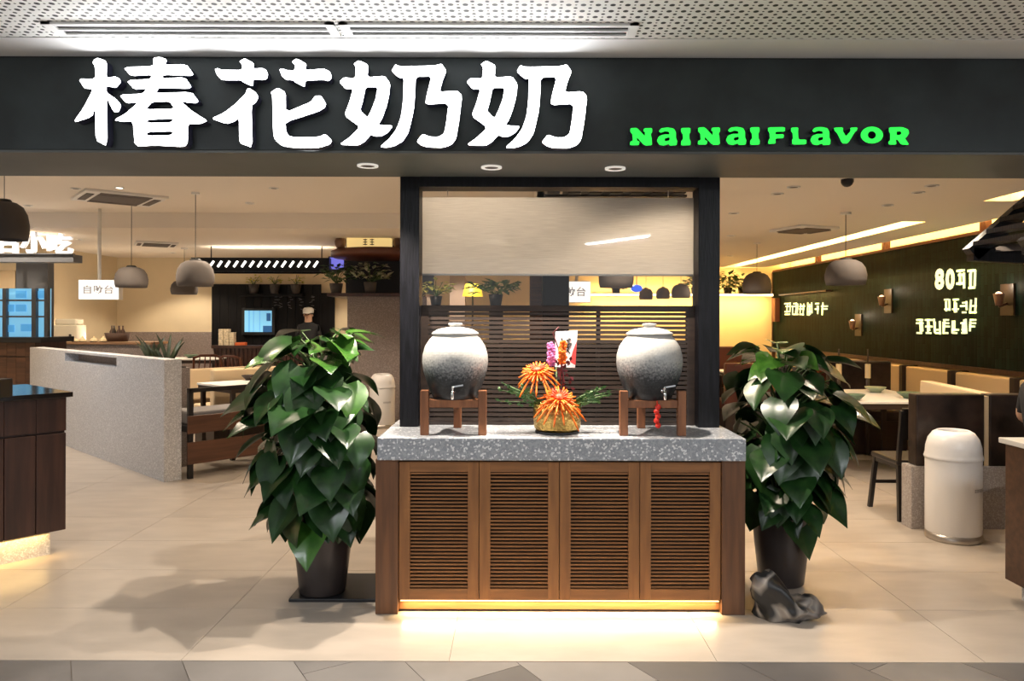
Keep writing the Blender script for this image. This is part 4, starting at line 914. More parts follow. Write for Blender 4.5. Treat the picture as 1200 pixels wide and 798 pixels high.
# hanging lightboxes
def lightbox(px0,py0,px1,py1,d,top,label,pole_px=None):
    a = W(px0,py1,d); b = W(px1,py0,d); t = thing('hanging_lightbox', label, 'sign', ((a.x+b.x)/2,d,a.z), group='hanging lightbox signs')
    obj('case', MB().box(a.x-0.006,b.x+0.006,d,d+0.10,a.z-0.006,b.z+0.006), M_acw, t, bevel=0.004); obj('lit_face', MB().box(a.x,b.x,d-0.004,d-0.0005,a.z,b.z), E_box, t)
    mb, wd = text_mb('自助台', 1.0, lambda x,y,z: (x,0,y), 0, 0.018)
    if mb.v:
        hh = (b.z-a.z)*0.46; ww = (b.x-a.x)*0.76; ox = a.x+(b.x-a.x)*0.12; oz = a.z+(b.z-a.z)*0.28
        obj('lettering', MB().add([(ox+x/wd*ww, d-0.006, oz+y*hh) for x,_,y in mb.v], mb.f), M_letg, t)
    xx = W(pole_px or (px0+px1)/2,py0,d).x
    obj('hanger_pole', MB().tube([(xx,d+0.05,b.z),(xx,d+0.05,top)],0.022,10), M_acw, t)
    #light('sign_glow','AREA',((a.x+b.x)/2,d-0.02,(a.z+b.z)/2), 4, (1,0.95,0.88), t, (PI/2,0,0), shape='RECTANGLE', size=b.x-a.x, size_y=b.z-a.z)
M_letg = mat('grey_lettering', (0.20,0.17,0.15), 0.6, emit=(0.45,0.42,0.40), estr=0.28)
lightbox(92.5,328.5,139,350.5,9.4,CL,'glowing white hanging sign on a pole over the buffet side',114)
lightbox(646,330,692,354,10.65,CR,'glowing white hanging sign seen below the linen blind',676)

# ================================================================== BACK WALL BAR
PY = 14.40
t = thing('timber_wall_panel','black timber plank panel on the back wall behind the bar','wall panel',(-4.9,PY,0.9))
xa, xb, xc = W(248,340,PY).x, W(376,340,PY).x, W(392,340,PY).x; za, zb, zc = W(300,408,PY).z, W(300,333,PY).z, W(300,343,PY).z
n = 13; pw = (xb-xa)/n
for k in range(n): obj('plank', MB().box(xa+k*pw+0.003,xa+(k+1)*pw-0.003,PY,BW-0.055,za,zb), M_bpanel, t)
obj('plank', MB().box(xb,xc,PY,BW-0.055,za,zc), M_bpanel, t)
p0, p1 = W(286,389,PY-0.1), W(318,364,PY-0.1); t = thing('wall_screen','blue lit screen on the black timber panel','screen',((p0.x+p1.x)/2,PY-0.05,p0.z))
obj('bezel', MB().box(p0.x-0.06,p1.x+0.06,PY-0.07,PY-0.001,p0.z-0.06,p1.z+0.05), M_black, t, bevel=0.01); obj('display', MB().box(p0.x,p1.x,PY-0.074,PY-0.0705,p0.z,p1.z), E_bluel, t)
for a, b in ((0.15,0.19),(0.32,0.34),(0.55,0.57)): obj('picture_band', MB().box(p0.x+(p1.x-p0.x)*a,p0.x+(p1.x-p0.x)*b,PY-0.076,PY-0.0745,p0.z,p1.z), E_blue, t)
obj('picture_band', MB().box(p0.x+(p1.x-p0.x)*0.68,p1.x,PY-0.076,PY-0.0745,p0.z,p0.z+0.12), E_blued, t); obj('picture_band', MB().box(p1.x-0.1,p1.x-0.02,PY-0.076,PY-0.0745,p1.z-0.2,p1.z-0.05), E_blued, t)
for k, px in enumerate((297.5,322,347)):
    p = W(px,344,PY-0.12); small_plant((p.x,PY-0.12,p.z),0.20,0.13,['yellow flowering pot above the blue screen','yellow flowering pot in the middle of the timber panel','yellow flowering pot nearest the dark shelf end'][k],M_yplant,M_pendd,60+k,0.10,0.18,30,'wall_pot',0.07,group='yellow pots on the timber panel')
obj('pot_ledge', MB().box(xa+0.6,xb-0.3,PY-0.2,PY-0.001,W(320,345.5,PY).z-0.03,W(320,344.5,PY-0.12).z), M_bpanel, label='thin black ledge carrying the yellow flowering pots', cat='ledge')
# small marks of frosted writing on the panel
mk = MB(); rnd = random.Random(9)
for cx in (322,328,340,352,366):
    for q in range(6):
        p = W(cx+rnd.uniform(-2,2),346+q*3+rnd.uniform(-1,1),PY-0.005); mk.bar((p.x-0.03,PY-0.004,p.z),(p.x+0.03,PY-0.004,p.z+rnd.uniform(-.03,.03)),0.004,0.012)
obj('chalk_marks', mk, mat('faint_chalk',(0.16,0.16,0.17),0.8), bpy.data.objects['timber_wall_panel'])
BY = 13.7; xa, xb = W(250,420,BY).x, -3.2; bh = W(300,405,BY).z
t = thing('ribbed_bar','dark ribbed bar counter in front of the timber panel','bar',((xa+xb)/2,BY,0))
obj('bar_top', MB().box(xa-0.03,xb,BY-0.03,BY+0.35,bh-0.05,bh), M_dwood, t); obj('bar_body', MB().box(xa,xb,BY+0.025,BY+0.33,0,bh-0.05), M_dwood, t)
n = 30; pw = (xb-xa)/n
for k in range(n): obj('rib', MB().box(xa+k*pw+0.012,xa+(k+1)*pw-0.012,BY,BY+0.025,0.05,bh-0.05), M_dwood, t)
M_bx = [M_box, mat('brown_boxes',(0.32,0.22,0.13),0.7)]
k = 0
for r, (cols, y0) in enumerate(((3,405),(3,401),(3,397),(3,393),(2,389.5))):
    for c_ in range(cols):
        p = W(260.5+c_*6.2, y0, BY+0.15); 
        t = obj('takeaway_box', MB().box(p.x-0.044,p.x+0.044,BY+0.08,BY+0.2,bh+r*0.061,bh+r*0.061+0.058), M_box, bevel=0.004, label='small cream paper box stacked on the ribbed bar', cat='box', group='paper boxes stacked on the bar')
        k += 1
p = W(283,404,BY+0.15); obj('orange_box', MB().box(p.x-0.09,p.x+0.09,BY+0.07,BY+0.2,bh,bh+0.055), M_obox, bevel=0.005, label='flat orange box beside the stacked paper boxes', cat='box')
# slatted rack hung over the bar
RY = 11.9; ra, rb_ = W(224,310,RY).x, W(386,310,RY).x; zt, zb = W(300,302,RY).z, W(300,318,RY).z
t = thing('hanging_rack','dark slatted rack with a row of white lamps hung over the bar','rack',((ra+rb_)/2,RY,zb))
for yy in (RY, RY+0.55): obj('beam', MB().box(ra,rb_,yy,yy+0.06,zb,zt), M_bframe, t)
for xx in (ra, rb_-0.06): obj('end_beam', MB().box(xx,xx+0.06,RY+0.06,RY+0.55,zb,zt), M_bframe, t)
for k in range(14):
    xx = ra+0.30+k*(rb_-ra-0.42)/14
    obj('lamp_strip', MB().bar((xx,RY-0.006,zb+0.07),(xx+0.065,RY-0.006,zt-0.055),0.012,0.034), emis('rack_lamp',(1,0.95,0.88),1.3), t)
    obj('cross_slat', MB().box(xx+0.07,xx+0.10,RY+0.06,RY+0.55,zb+0.03,zt-0.02), M_bframe, t)
for xx in (ra+0.2, rb_-0.2): obj('hanger', MB().tube([(xx,RY+0.3,zt-0.03),(xx,RY+0.3,CLL)],0.01,8), M_met, t)

# people (skinned figures)
def figure(name, label, loc, rz, joints, edges, m, head, cap_m=None, hair_m=None, hands=()):
    me = bpy.data.meshes.new('body'); me.from_pydata([j[0] for j in joints],[tuple(e) for e in edges],[])
    o = bpy.data.objects.new('body_skeleton', me); C.objects.link(o); sk = o.modifiers.new('skin','SKIN'); sb = o.modifiers.new('sub','SUBSURF'); sb.levels = 2; sb.render_levels = 2
    for i, j in enumerate(joints): me.skin_vertices[0].data[i].radius = (j[1], j[2] if len(j) > 2 else j[1])
    me.skin_vertices[0].data[0].use_root = True
    dg = bpy.context.evaluated_depsgraph_get(); m2 = bpy.data.meshes.new_from_object(o.evaluated_get(dg)); C.objects.unlink(o); bpy.data.objects.remove(o)
    t = thing(name, label, 'person', loc, rz)
    m2.name = 'body'; m2.materials.clear(); m2.materials.append(m); m2.materials.append(M_skin)
    zs = [j for j in hands]
    for p in m2.polygons:
        p.use_smooth = True; c = p.center
        if c.z > head - 0.02 or any((c-Vector(h)).length < r for h, r in hands): p.material_index = 1
    b = bpy.data.objects.new('body', m2); C.objects.link(b); b.parent = t
    return t
SK = [((0,0,0.95),0.15,0.11),((0,0,1.12),0.14,0.10),((0,0,1.34),0.17,0.10),((0,0,1.46),0.065),((0,0.01,1.56),0.075,0.085),((0,0.015,1.66),0.08,0.09),
      ((0.17,0,1.38),0.06),((0.23,-0.02,1.14),0.045),((0.2,0.16,1.085),0.035),((0.17,0.24,1.085),0.03),((-0.17,0,1.38),0.06),((-0.23,-0.02,1.14),0.045),((-0.2,0.16,1.085),0.035),((-0.17,0.24,1.085),0.03),
      ((0.09,0,0.86),0.085),((0.1,0,0.48),0.06),((0.1,-0.01,0.06),0.045),((0.1,0.12,0.035),0.035),((-0.09,0,0.86),0.085),((-0.1,0,0.48),0.06),((-0.1,-0.01,0.06),0.045),((-0.1,0.12,0.035),0.035)]
SE = [(0,1),(1,2),(2,3),(3,4),(4,5),(2,6),(6,7),(7,8),(8,9),(2,10),(10,11),(11,12),(12,13),(0,14),(14,15),(15,16),(16,17),(0,18),(18,19),(19,20),(20,21)]
px_ = W(360,380,14.18)
t = figure('person','person in black with a white cap standing behind the ribbed bar',(px_.x,14.27,0),PI,SK,SE,M_cloth,1.50,hands=(((0.18,0.22,1.06),0.07),((-0.18,0.22,1.06),0.07)))
cap = MB().lathe([(0.098,0),(0.105,0.03),(0.10,0.075),(0.07,0.105),(0.0001,0.115)],(0,0.012,1.645),20); cap.add([(-0.09,0.06,1.65),(0.09,0.06,1.65),(0.06,0.17,1.635),(-0.06,0.17,1.635),(-0.09,0.06,1.657),(0.09,0.06,1.657),(0.06,0.17,1.642),(-0.06,0.17,1.642)],[(0,1,2,3),(7,6,5,4),(0,4,5,1),(1,5,6,2),(2,6,7,3),(3,7,4,0)])
obj('cap', cap, M_capw, t, local=True)
for sx in (-1,1): obj('eye', MB().ball((sx*0.03,0.092,1.62),0.009,8,6), M_black, t, local=True); obj('ear', MB().ball((sx*0.083,0.01,1.60),0.022,8,6,0.5,0.8,1.2), M_skin, t, local=True)
obj('nose', MB().ball((0,0.105,1.59),0.014,8,6,0.8,1,1.4), M_skin, t, local=True); obj('mouth', MB().ball((0,0.095,1.553),0.02,8,6,1,0.4,0.3), mat('lips',(0.40,0.16,0.13),0.5), t, local=True)

# ================================================================== STONE COLUMN GROUP
CY = 11.0
cx0, cx1 = W(407,420,CY).x, W(500,420,CY).x
t = obj('wall_column', MB().box(cx0,cx1,CY,CY+0.9,0,1.86), M_dstone, label='square brown speckled stone pier beside the black frame', kind='structure')
wall('wall_panel', MB().box(W(527,340,12.4).x,W(545,340,12.4).x,12.4,12.7,0,CLL), mat('pinkish_plaster',(0.46,0.36,0.31),0.8), 'pinkish square column seen below the linen blind')
wall('wall_post', MB().box(W(621,340,10.6).x,W(635,340,10.6).x,10.6,10.8,0,CR), M_dwoodh, 'brown wooden post beside the black pillar')
sx0 = W(384,347,CY-0.1).x
obj('pier_shelf', MB().box(sx0,cx1,CY-0.15,CY+0.95,1.86,1.91), M_dwood, label='dark wood shelf slab capping the stone pier', cat='shelf', bevel=0.004)
p = W(394,344,CY+0.1); small_plant((p.x,CY+0.1,1.91),0.34,0.24,'dark leafy plant in a grey pot at the free end of the pier shelf',M_plant,M_pend,71,0.10,0.15,70,ll=0.12)
p = W(434,344,CY+0.1); small_plant((p.x,CY+0.1,1.91),0.34,0.26,'pale flowering plant in a grey pot in the middle of the pier shelf',mat('pale_leaf',(0.10,0.17,0.06),0.5,col2=(0.55,0.52,0.40),vscale=16),M_pend,72,0.10,0.17,70,ll=0.12)
wall('wall_niche', MB().box(W(405,330,CY+0.95).x,cx1,CY+0.96,CY+1.02,1.86,CLL), M_black, 'black panel behind the plants on the stone pier')
p = W(397,308,CY+1.1); t = thing('blue_wall_lamp','blue violet lit panel beside the black panel on the pier','lamp',(p.x,CY+1.0,p.z-0.12)); 
obj('panel_case', MB().box(p.x-0.15,p.x+0.12,CY+1.03,CY+1.08,p.z-0.13,p.z+0.1), M_black, t); obj('glow', MB().box(p.x-0.13,p.x+0.1,CY+1.022,CY+1.03,p.z-0.11,p.z+0.08), emis('violet_blue',(0.25,0.25,1.0),0.35), t)
obj('panel_pole', MB().tube([(p.x,CY+1.06,p.z+0.1),(p.x,CY+1.06,CLL)],0.012,8), M_met, t)
zc = W(430,300,CY).z; ccx = W(448,300,CY+0.3).x
t = thing('round_canopy','dark red-brown round canopy disc over the pier plants','canopy',(ccx,CY+0.45,zc))
obj('disc', MB().lathe([(0.0001,0),(0.76,0),(0.80,0.03),(0.80,0.09),(0.76,0.11),(0.0001,0.11)],(ccx,CY+0.45,zc),40), M_redw, t)
for a in (0.5,2.6,1.57): obj('hanger', MB().tube([(ccx+0.4*math.cos(a),CY+0.45+0.4*math.sin(a),zc+0.1),(ccx+0.4*math.cos(a),CY+0.45+0.4*math.sin(a),CLL)],0.01,8), M_met, t)
p0, p1 = W(406,294,CY-0.1), W(458,279.5,CY-0.1); zz = zc+0.11
t = thing('box_lantern','yellow lit box lantern with dark lettering on the round canopy','lantern',((p0.x+p1.x)/2,CY-0.1,zz))
obj('lit_box', MB().box(p0.x,p1.x,CY-0.1,CY+0.05,zz,zz+0.17), E_yel, t, bevel=0.01)
mk = MB()
for q, px in enumerate((428,436)):
    for r in range(3): 
        a = W(px-2.5,284+r*3,CY-0.11); mk.box(a.x,a.x+0.06,CY-0.106,CY-0.102,zz+0.045+r*0.035,zz+0.057+r*0.035)
    a = W(px,284,CY-0.11); mk.box(a.x-0.006,a.x+0.006,CY-0.106,CY-0.102,zz+0.04,zz+0.135)
obj('lettering', mk, M_tabd, t)
for k, px in enumerate((398.5,467)):
    p = W(px,294,CY-0.05); t = thing('clay_jar', ['brown clay jar at the rim of the round canopy','brown clay jar beside the lantern near the black frame'][k],'jar',(p.x,CY-0.03,zz),group='clay jars on the canopy')
    obj('body', MB().lathe([(0.0001,0),(0.05,0),(0.078,0.05),(0.085,0.10),(0.06,0.15),(0.04,0.16),(0.045,0.17),(0.0001,0.17)],(p.x,CY-0.03,zz),20), M_clay, t); obj('cloth_cover', MB().lathe([(0.052,0.155),(0.05,0.175),(0.0001,0.182)],(p.x,CY-0.03,zz),16), M_redw, t)
# bins
def bin_(loc, label, rot=0.35):
    t = thing('litter_bin', label, 'bin', loc, group='white litter bins'); x, y, z = loc; R = 0.176
    obj('base_ring', MB().lathe([(0.0001,0),(R*1.0,0),(R*1.02,0.01),(R*1.0,0.05),(R*0.97,0.052)],loc,40), M_steel, t)
    obj('drum', MB().lathe([(R*0.98,0.05),(R,0.055),(R,0.555),(R*0.99,0.565)],loc,48), M_bin, t)
    hood = obj('hood', MB().lathe([(R*1.03,0.562),(R*1.05,0.570),(R*1.03,0.582),(R*1.0,0.60),(R*0.985,0.645),(R*0.90,0.70),(R*0.74,0.742),(R*0.58,0.758),(R*0.55,0.752),(R*0.50,0.70)],loc,48), M_bin, t)
    obj('opening', MB().lathe([(R*0.52,0.735),(0.0001,0.735)],loc,24), M_black, t)
    mk = MB(); rnd = random.Random(2)
    for k in range(8):
        a = -PI/2 + 0.30 + k*0.082; c_ = Vector((x+(R+0.0006)*math.cos(a), y+(R+0.0006)*math.sin(a), 0)); tg = Vector((-math.sin(a),math.cos(a),0))
        for q in range(3):
            zz = 0.355+q*0.008; mk.add([c_-tg*0.005+Vector((0,0,zz)),c_+tg*(0.003+0.003*rnd.random())+Vector((0,0,zz)),c_+tg*0.005+Vector((0,0,zz+0.004)),c_-tg*0.004*rnd.random()+Vector((0,0,zz+0.004))],[(0,1,2,3)])
        mk.add([c_-tg*0.002+Vector((0,0,0.353)),c_+tg*0.001+Vector((0,0,0.353)),c_+tg*0.001+Vector((0,0,0.377)),c_-tg*0.002+Vector((0,0,0.377))],[(0,1,2,3)])
    obj('printed_name', mk, M_bing, t)
p = W(448,470,10.5); bin_((p.x,10.5,0),'white litter bin standing against the brown stone pier')
p = W(1117,600,5.2); bin_((p.x,5.2,0),'white litter bin with grey print by the dark booth back')

# ================================================================== MIDDLE: THINGS BEHIND THE SCREEN
table('dining_table', -0.15, 8.2, 0.85, 0.8, 0.75, 0, 'white topped table behind the slat screen, left of the black pillar'.replace('left of','towards'))
table('dining_table', 1.15, 8.6, 0.9, 0.8, 0.75, 0, 'white topped table behind the slat screen near the leafy shelf')
table('dining_table', 0.35, 6.2, 1.0, 0.6, 0.72, 0, 'white topped table closest behind the slat screen')
p = W(581,357,9.3); tt = thing('planter_stand','tall black planter stand behind the slat screen','stand',(p.x,9.3,0))
obj('column', MB().box(p.x-0.08,p.x+0.08,9.22,9.38,0,1.70), M_black, tt); obj('foot', MB().box(p.x-0.18,p.x+0.18,9.12,9.48,0,0.04), M_black, tt)
small_plant((p.x,9.3,1.70),0.2,0.28,'leafy plant in a black pot on the tall planter stand',M_plant,M_black,81,0.09,0.14,60,ll=0.14)
p = W(511,355,9.4); tt = thing('planter_stand','tall black flower stand close to the black frame post','stand',(p.x,9.4,0)); obj('column', MB().box(p.x-0.16,p.x+0.16,9.3,9.5,0,1.70), M_black, tt); obj('foot', MB().box(p.x-0.2,p.x+0.2,9.25,9.55,0,0.05), M_black, tt)
small_plant((p.x,9.4,1.70),0.22,0.2,'white and yellow flowering plant on the tall black flower stand',mat('bloom_mix',(0.10,0.18,0.04),0.5,col2=(0.75,0.68,0.20),vscale=14),M_black,82,0.08,0.12,60,ll=0.10)
p = W(554,344,12.0); tt = thing('yellow_shade_lamp','yellow shade floor lamp beside the pinkish column','lamp',(p.x,12.0,0))
obj('shade', MB().lathe([(0.17,0),(0.12,0.2),(0.115,0.2),(0.165,0)],(p.x,12.0,1.90),24), emis('yellow_shade',(1.0,0.72,0.05),0.35), tt); obj('pole', MB().tube([(p.x,12,0.03),(p.x,12,2.05)],0.015,8), M_met, tt); obj('base', MB().cyl((p.x,12,0),0.16,0,0.03), M_met, tt)
p = W(746,338,11.0); tt = thing('blue_lamp','round blue glowing lamp hanging beyond the blind','lamp',(p.x,11.0,p.z-0.06)); obj('globe', MB().ball((p.x,11.0,p.z),0.07,20,12,1.25,1,0.8), emis('blue_globe',(0.05,0.16,1.0),0.5), tt); obj('cord', MB().tube([(p.x,11.0,p.z+0.05),(p.x,11.0,CR)],0.006,6), M_cord, tt)
# lit shelf with greenery along the back wall
sz = W(800,347,14.1).z; s0, s1 = W(690,340,14.1).x, W(905,340,14.1).x
t = thing('leafy_shelf','long wall shelf with a bright strip below, carrying greenery','shelf',((s0+s1)/2,14.2,sz))
obj('board', MB().box(s0,s1,14.05,14.5,sz,sz+0.05), M_cream, t); obj('led_strip', MB().box(s0,s1,14.043,14.05,sz+0.002,sz+0.04), emis('shelf_led',(1,0.86,0.55),2.2), t)
light('shelf_light','AREA',((s0+s1)/2,14.2,sz-0.015), 34, WARM2, t, (math.radians(20),0,0), shape='RECTANGLE', size=s1-s0, size_y=0.05)
light('shelf_uplight','AREA',((s0+s1)/2,14.38,sz+0.06), 14, WARM2, t, (PI,0,0), shape='RECTANGLE', size=s1-s0, size_y=0.05)
for k, px in enumerate((722,815,836,853,870,887)):
    p = W(px,345,14.2); small_plant((p.x,14.2,sz+0.05),0.34,0.19,'trailing green plant in a dark pot on the lit wall shelf',M_plant,M_black,90+k,0.09,0.12,70,ll=0.13,hang=0.5,group='plants on the lit wall shelf',sq=0.35)

# ================================================================== RIGHT: GREEN WALL, BOOTHS, TABLES
GX = 5.0; g0, g1 = 4.3, 14.45; gz0, gz1 = 1.02, 2.46
gw = obj('wall_tiles', MB().box(GX,GX+0.12,g0,g1,gz0,gz1), M_gtile, label='dark green finger tiled wall panel with lit writing', kind='structure')
obj('top_trim', MB().box(GX-0.015,GX+0.135,g0,g1,gz1,gz1+0.035), M_redw, gw); obj('bottom_trim', MB().box(GX-0.02,GX+0.14,g0,g1,gz0-0.05,gz0), M_dwood, gw); obj('end_trim', MB().box(GX-0.015,GX+0.35,g1,g1+0.04,0,gz1), M_dwood, gw)
light('wall_cove','AREA',(5.22,(g0+g1)/2,gz1+0.08), 60, WARM2, gw, (math.radians(0),PI,0), shape='RECTANGLE', size=0.06, size_y=g1-g0)
obj('cove_led', MB().box(5.20,5.23,g0,g1,gz1+0.045,gz1+0.05), E_led, gw)
for px in (957,1036,1152):
    yy = F*GX/(px-VX); obj('bracket', MB().box(GX-0.01,GX+0.06,yy-0.05,yy+0.05,gz1+0.03,gz1+0.15), M_redw, gw)
lowwall = wall('wall_low', MB().box(GX+0.05,5.34,g0,g1,0,gz0-0.05), M_beige, 'beige upholstered wall strip under the green tiles')
def wallpt(px, py, off=0.0):
    x = px + ROLL*(py-399); y = py - ROLL*(px-600); d = F*GX/(x-VX); return Vector((GX-off, d, H+(VY-y)*d/F))
def glyph(seed, n=7):
    rnd = random.Random(seed); S = []
    for k in range(n):
        if rnd.random() < 0.5: y = rnd.choice((0.1,0.3,0.5,0.7,0.9)); S.append(((rnd.uniform(0,0.3),y),(rnd.uniform(0.65,1),y)))
        else: x = rnd.choice((0.15,0.4,0.6,0.85)); S.append(((x,rnd.uniform(0,0.25)),(x+rnd.uniform(-.15,.15),rnd.uniform(0.7,1))))
    return S
def wall_text(label, px0, px1, py0, py1, chars, nstroke):
    t = thing('lit_wall_text', label, 'sign', tuple(wallpt((px0+px1)/2,py1,0.02)), group='lit writing on the green tiled wall')
    n = len(chars)
    for k, ch in enumerate(chars):
        a, b = px0+(px1-px0)*(k+0.04)/n, px0+(px1-px0)*(k+0.92)/n; pa, pb = wallpt(a,py1,0.02), wallpt(b,py0,0.02); hz = pb.z-pa.z
        m_ = MB()
        if isinstance(ch, str):
            mb, wd = text_mb(ch, 1.0, lambda x,y,d: (x,0,y), 0, 0.05); 
            m_.add([(GX-0.02, pa.y+(pb.y-pa.y)*x/wd, pa.z+hz*y) for x,_,y in mb.v], mb.f)
        else:
            for (p, q) in glyph(ch, nstroke):
                P3 = Vector((GX-0.018, pa.y+(pb.y-pa.y)*p[0], pa.z+hz*p[1])); Q3 = Vector((GX-0.018, pa.y+(pb.y-pa.y)*q[0], pa.z+hz*q[1])); m_.bar(P3,Q3,0.012,hz*0.11)
        obj('lit_character', m_, E_text, t)
wall_text('largest lit line on the green wall, starting with 80', 1097,1147,314,340,['8','0',101,102],8)
wall_text('middle short lit line on the green wall below the 80', 1107,1147,349,368,[111,112,113,114],6)
wall_text('bottom long lit line on the green wall below the 80', 1075,1147,373,392,[121,122,123,124,125,126,127],6)
wall_text('lit line of writing on the green wall near the leafy shelf', 920,972,354,370,[131,132,133,134,135,136],6)
p0, p1 = wallpt(919,345,0.0), wallpt(975,345,0.0); t = thing('wall_light_bar','thin light bar over the writing near the leafy shelf','wall lamp',(GX-0.05,(p0.y+p1.y)/2,2.0))
obj('bar', MB().box(GX-0.10,GX-0.001,p1.y,p0.y,1.985,2.01), M_dwood, t); light('bar_glow','AREA',(GX-0.07,(p0.y+p1.y)/2,1.98), 5, WARM2, t, (0,0,0), shape='RECTANGLE', size=0.04, size_y=p0.y-p1.y)
q0 = wallpt(912,372,0); obj('end_block', MB().box(GX-0.09,GX-0.001,q0.y-0.08,q0.y+0.08,1.5,1.95), M_redw, label='small red-brown block mounted before the lit writing line', cat='block')
for k, (px, py) in enumerate(((1042,352),(1007,380),(1182,350))):
    p = wallpt(px,py,0.0); t = thing('wall_sconce', ['dark wall sconce between the pendant and the 80 writing','wall sconce with a bright pinkish glass low on the green wall','wall sconce between the lit writing and the gable canopy'][k],'wall lamp',(GX-0.06,p.y,p.z-0.12),group='wall sconces on the green tiles')
    obj('back_plate', MB().box(GX-0.02,GX-0.001,p.y-0.1,p.y+0.1,p.z-0.17,p.z+0.15), M_tabd, t); obj('shade', MB().lathe([(0.03,-0.07),(0.052,0.05),(0.048,0.05),(0.0001,-0.065)],(GX-0.10,p.y,p.z),16), mat('sconce_shade',(0.10,0.045,0.03),0.5), t)
    obj('bulb', MB().ball((GX-0.10,p.y,p.z+0.035),0.036,10,8), emis('sconce_bulb',(1,0.66,0.42),0.9), t); obj('arm', MB().tube([(GX-0.02,p.y,p.z-0.05),(GX-0.10,p.y,p.z-0.08)],0.012,8), M_dwood, t)
    light('sconce_glow','POINT',(GX-0.13,p.y,p.z+0.13), 1.2, WARM, t, shadow_soft_size=0.03)
# bench along the green wall
t = thing('wall_bench','long cream padded wall bench under the green tiles','bench',(4.8,10.0,0))
ys = [6.2+k*1.05 for k in range(8)]
for k in range(7): obj('back_pad', MB().box(4.88,5.04,ys[k]+0.04,ys[k+1]-0.04,0.50,0.955), M_beige, t, bevel=0.02)
for k in range(8): obj('post', MB().box(4.84,5.04,ys[k]-0.035,ys[k]+0.035,0,0.965), M_tabd, t)
obj('seat_pad', MB().box(4.55,4.87,6.2,13.55,0.40,0.47), M_leath, t, bevel=0.02); obj('seat_base', MB().box(4.6,4.86,6.2,13.55,0,0.40), M_dwood, t)
for k, px in enumerate((983,1017)):
    p = W(px,440,8.41); tt = thing('candle_lamp', ['pale candle lamp on a dark post beyond the booth table','pale candle lamp on a dark post closer to the black chair'][k],'lamp',(p.x,p.y,0),group='candle lamps by the booths')
    obj('post', MB().tube([(p.x,p.y,0),(p.x,p.y,p.z-0.02)],0.02,8), M_tabd, tt); obj('sleeve', MB().cyl((p.x,p.y,p.z-0.03),0.03,0,0.16,14), M_food, tt); obj('rod', MB().tube([(p.x,p.y,p.z+0.12),(p.x,p.y,p.z+0.30)],0.008,6), M_tabd, tt)
table('dining_table', 3.62, 7.72, 1.1, 1.3, 0.75, 0, 'white topped booth table with green bowls by the green wall')
bowl(1002,462,7.2,0.75,0.095,'dark green bowl on the booth table, beside the plant leaves'); bowl(1026,450,8.0,0.75,0.11,'pale green bowl on the far side of the booth table',mat('pale_green_glaze',(0.30,0.36,0.24),0.35)); bowl(1066,458,7.4,0.75,0.12,'green bowl at the booth table end next to the cream divider')
table('dining_table', 3.55, 11.1, 0.85, 1.3, 0.75, 0, 'white topped table far along the green wall')
bowl(896,433,10.9,0.75,0.09,'dark bowl on the far table along the green wall'); bowl(884,428,11.4,0.75,0.1,'pale green bowl on the far table along the green wall',MATS['pale_green_glaze'])
booth_seat('leather_sofa', (4.0,9.4,0), 0, 0.85, 1.02, 'red-brown high back booth seat beyond the booth table', mat('red_brown_leather',(0.10,0.026,0.014),0.4))
booth_seat('leather_sofa', (2.95,9.4,0), 0, 0.6, 0.98, 'red-brown booth seat half behind the potted pothos', MATS['red_brown_leather'])
booth_seat('leather_sofa', (4.1,8.95,0), PI, 0.75, 1.04, 'black high back booth seat next to the cream divider', M_leath)
booth_seat('leather_sofa', (2.95,12.3,0), 0, 0.7, 1.06, 'dark red booth seat at the far table by the black frame', MATS['red_brown_leather'])
booth_seat('leather_sofa', (3.75,12.6,0), 0, 0.65, 1.08, 'dark red booth seat at the far table under the leafy shelf', MATS['red_brown_leather'])
booth_seat('leather_sofa', (2.75,10.3,0), PI/2, 0.8, 0.8, 'black booth seat beside the far table', M_leath)
# cream divider running into the room, dark marbled booth back on a stone base
t = thing('booth_divider','cream topped booth divider running in from the dark marbled booth back','booth divider',(3.72,6.3,0))
obj('cream_back', MB().bar((3.66,5.72,0.76),(3.86,7.0,0.76),0.10,0.40), M_beige, t, bevel=0.01); obj('dark_side', MB().bar((3.62,5.72,0.30),(3.82,7.0,0.30),0.16,0.60), M_leath, t)
bx0 = W(1068,600,5.42).x; xm = W(1155,500,5.42).x
t = thing('booth_partition','dark marbled leather booth back on a stone base behind the litter bin','booth back',((bx0+4.9)/2,5.48,0))
obj('stone_base', MB().box(bx0,4.95,5.42,5.56,0,0.46), M_dst2 if 'M_dst2' in globals() else M_stone, t, bevel=0.004)
obj('back_panel', MB().box(bx0+0.035,xm-0.005,5.42,5.54,0.46,0.985), M_leath, t, bevel=0.012); obj('back_panel', MB().box(xm+0.03,4.95,5.42,5.54,0.46,0.985), M_leath, t, bevel=0.012); obj('edge_trim', MB().box(xm-0.004,xm+0.029,5.43,5.53,0.46,0.97), M_beige, t)
bk = chair_proto(mat('black_wood',(0.014,0.012,0.012),0.35),'black wooden chair pulled up behind the stone booth base',None); bk.location = (3.11,5.86,0); 
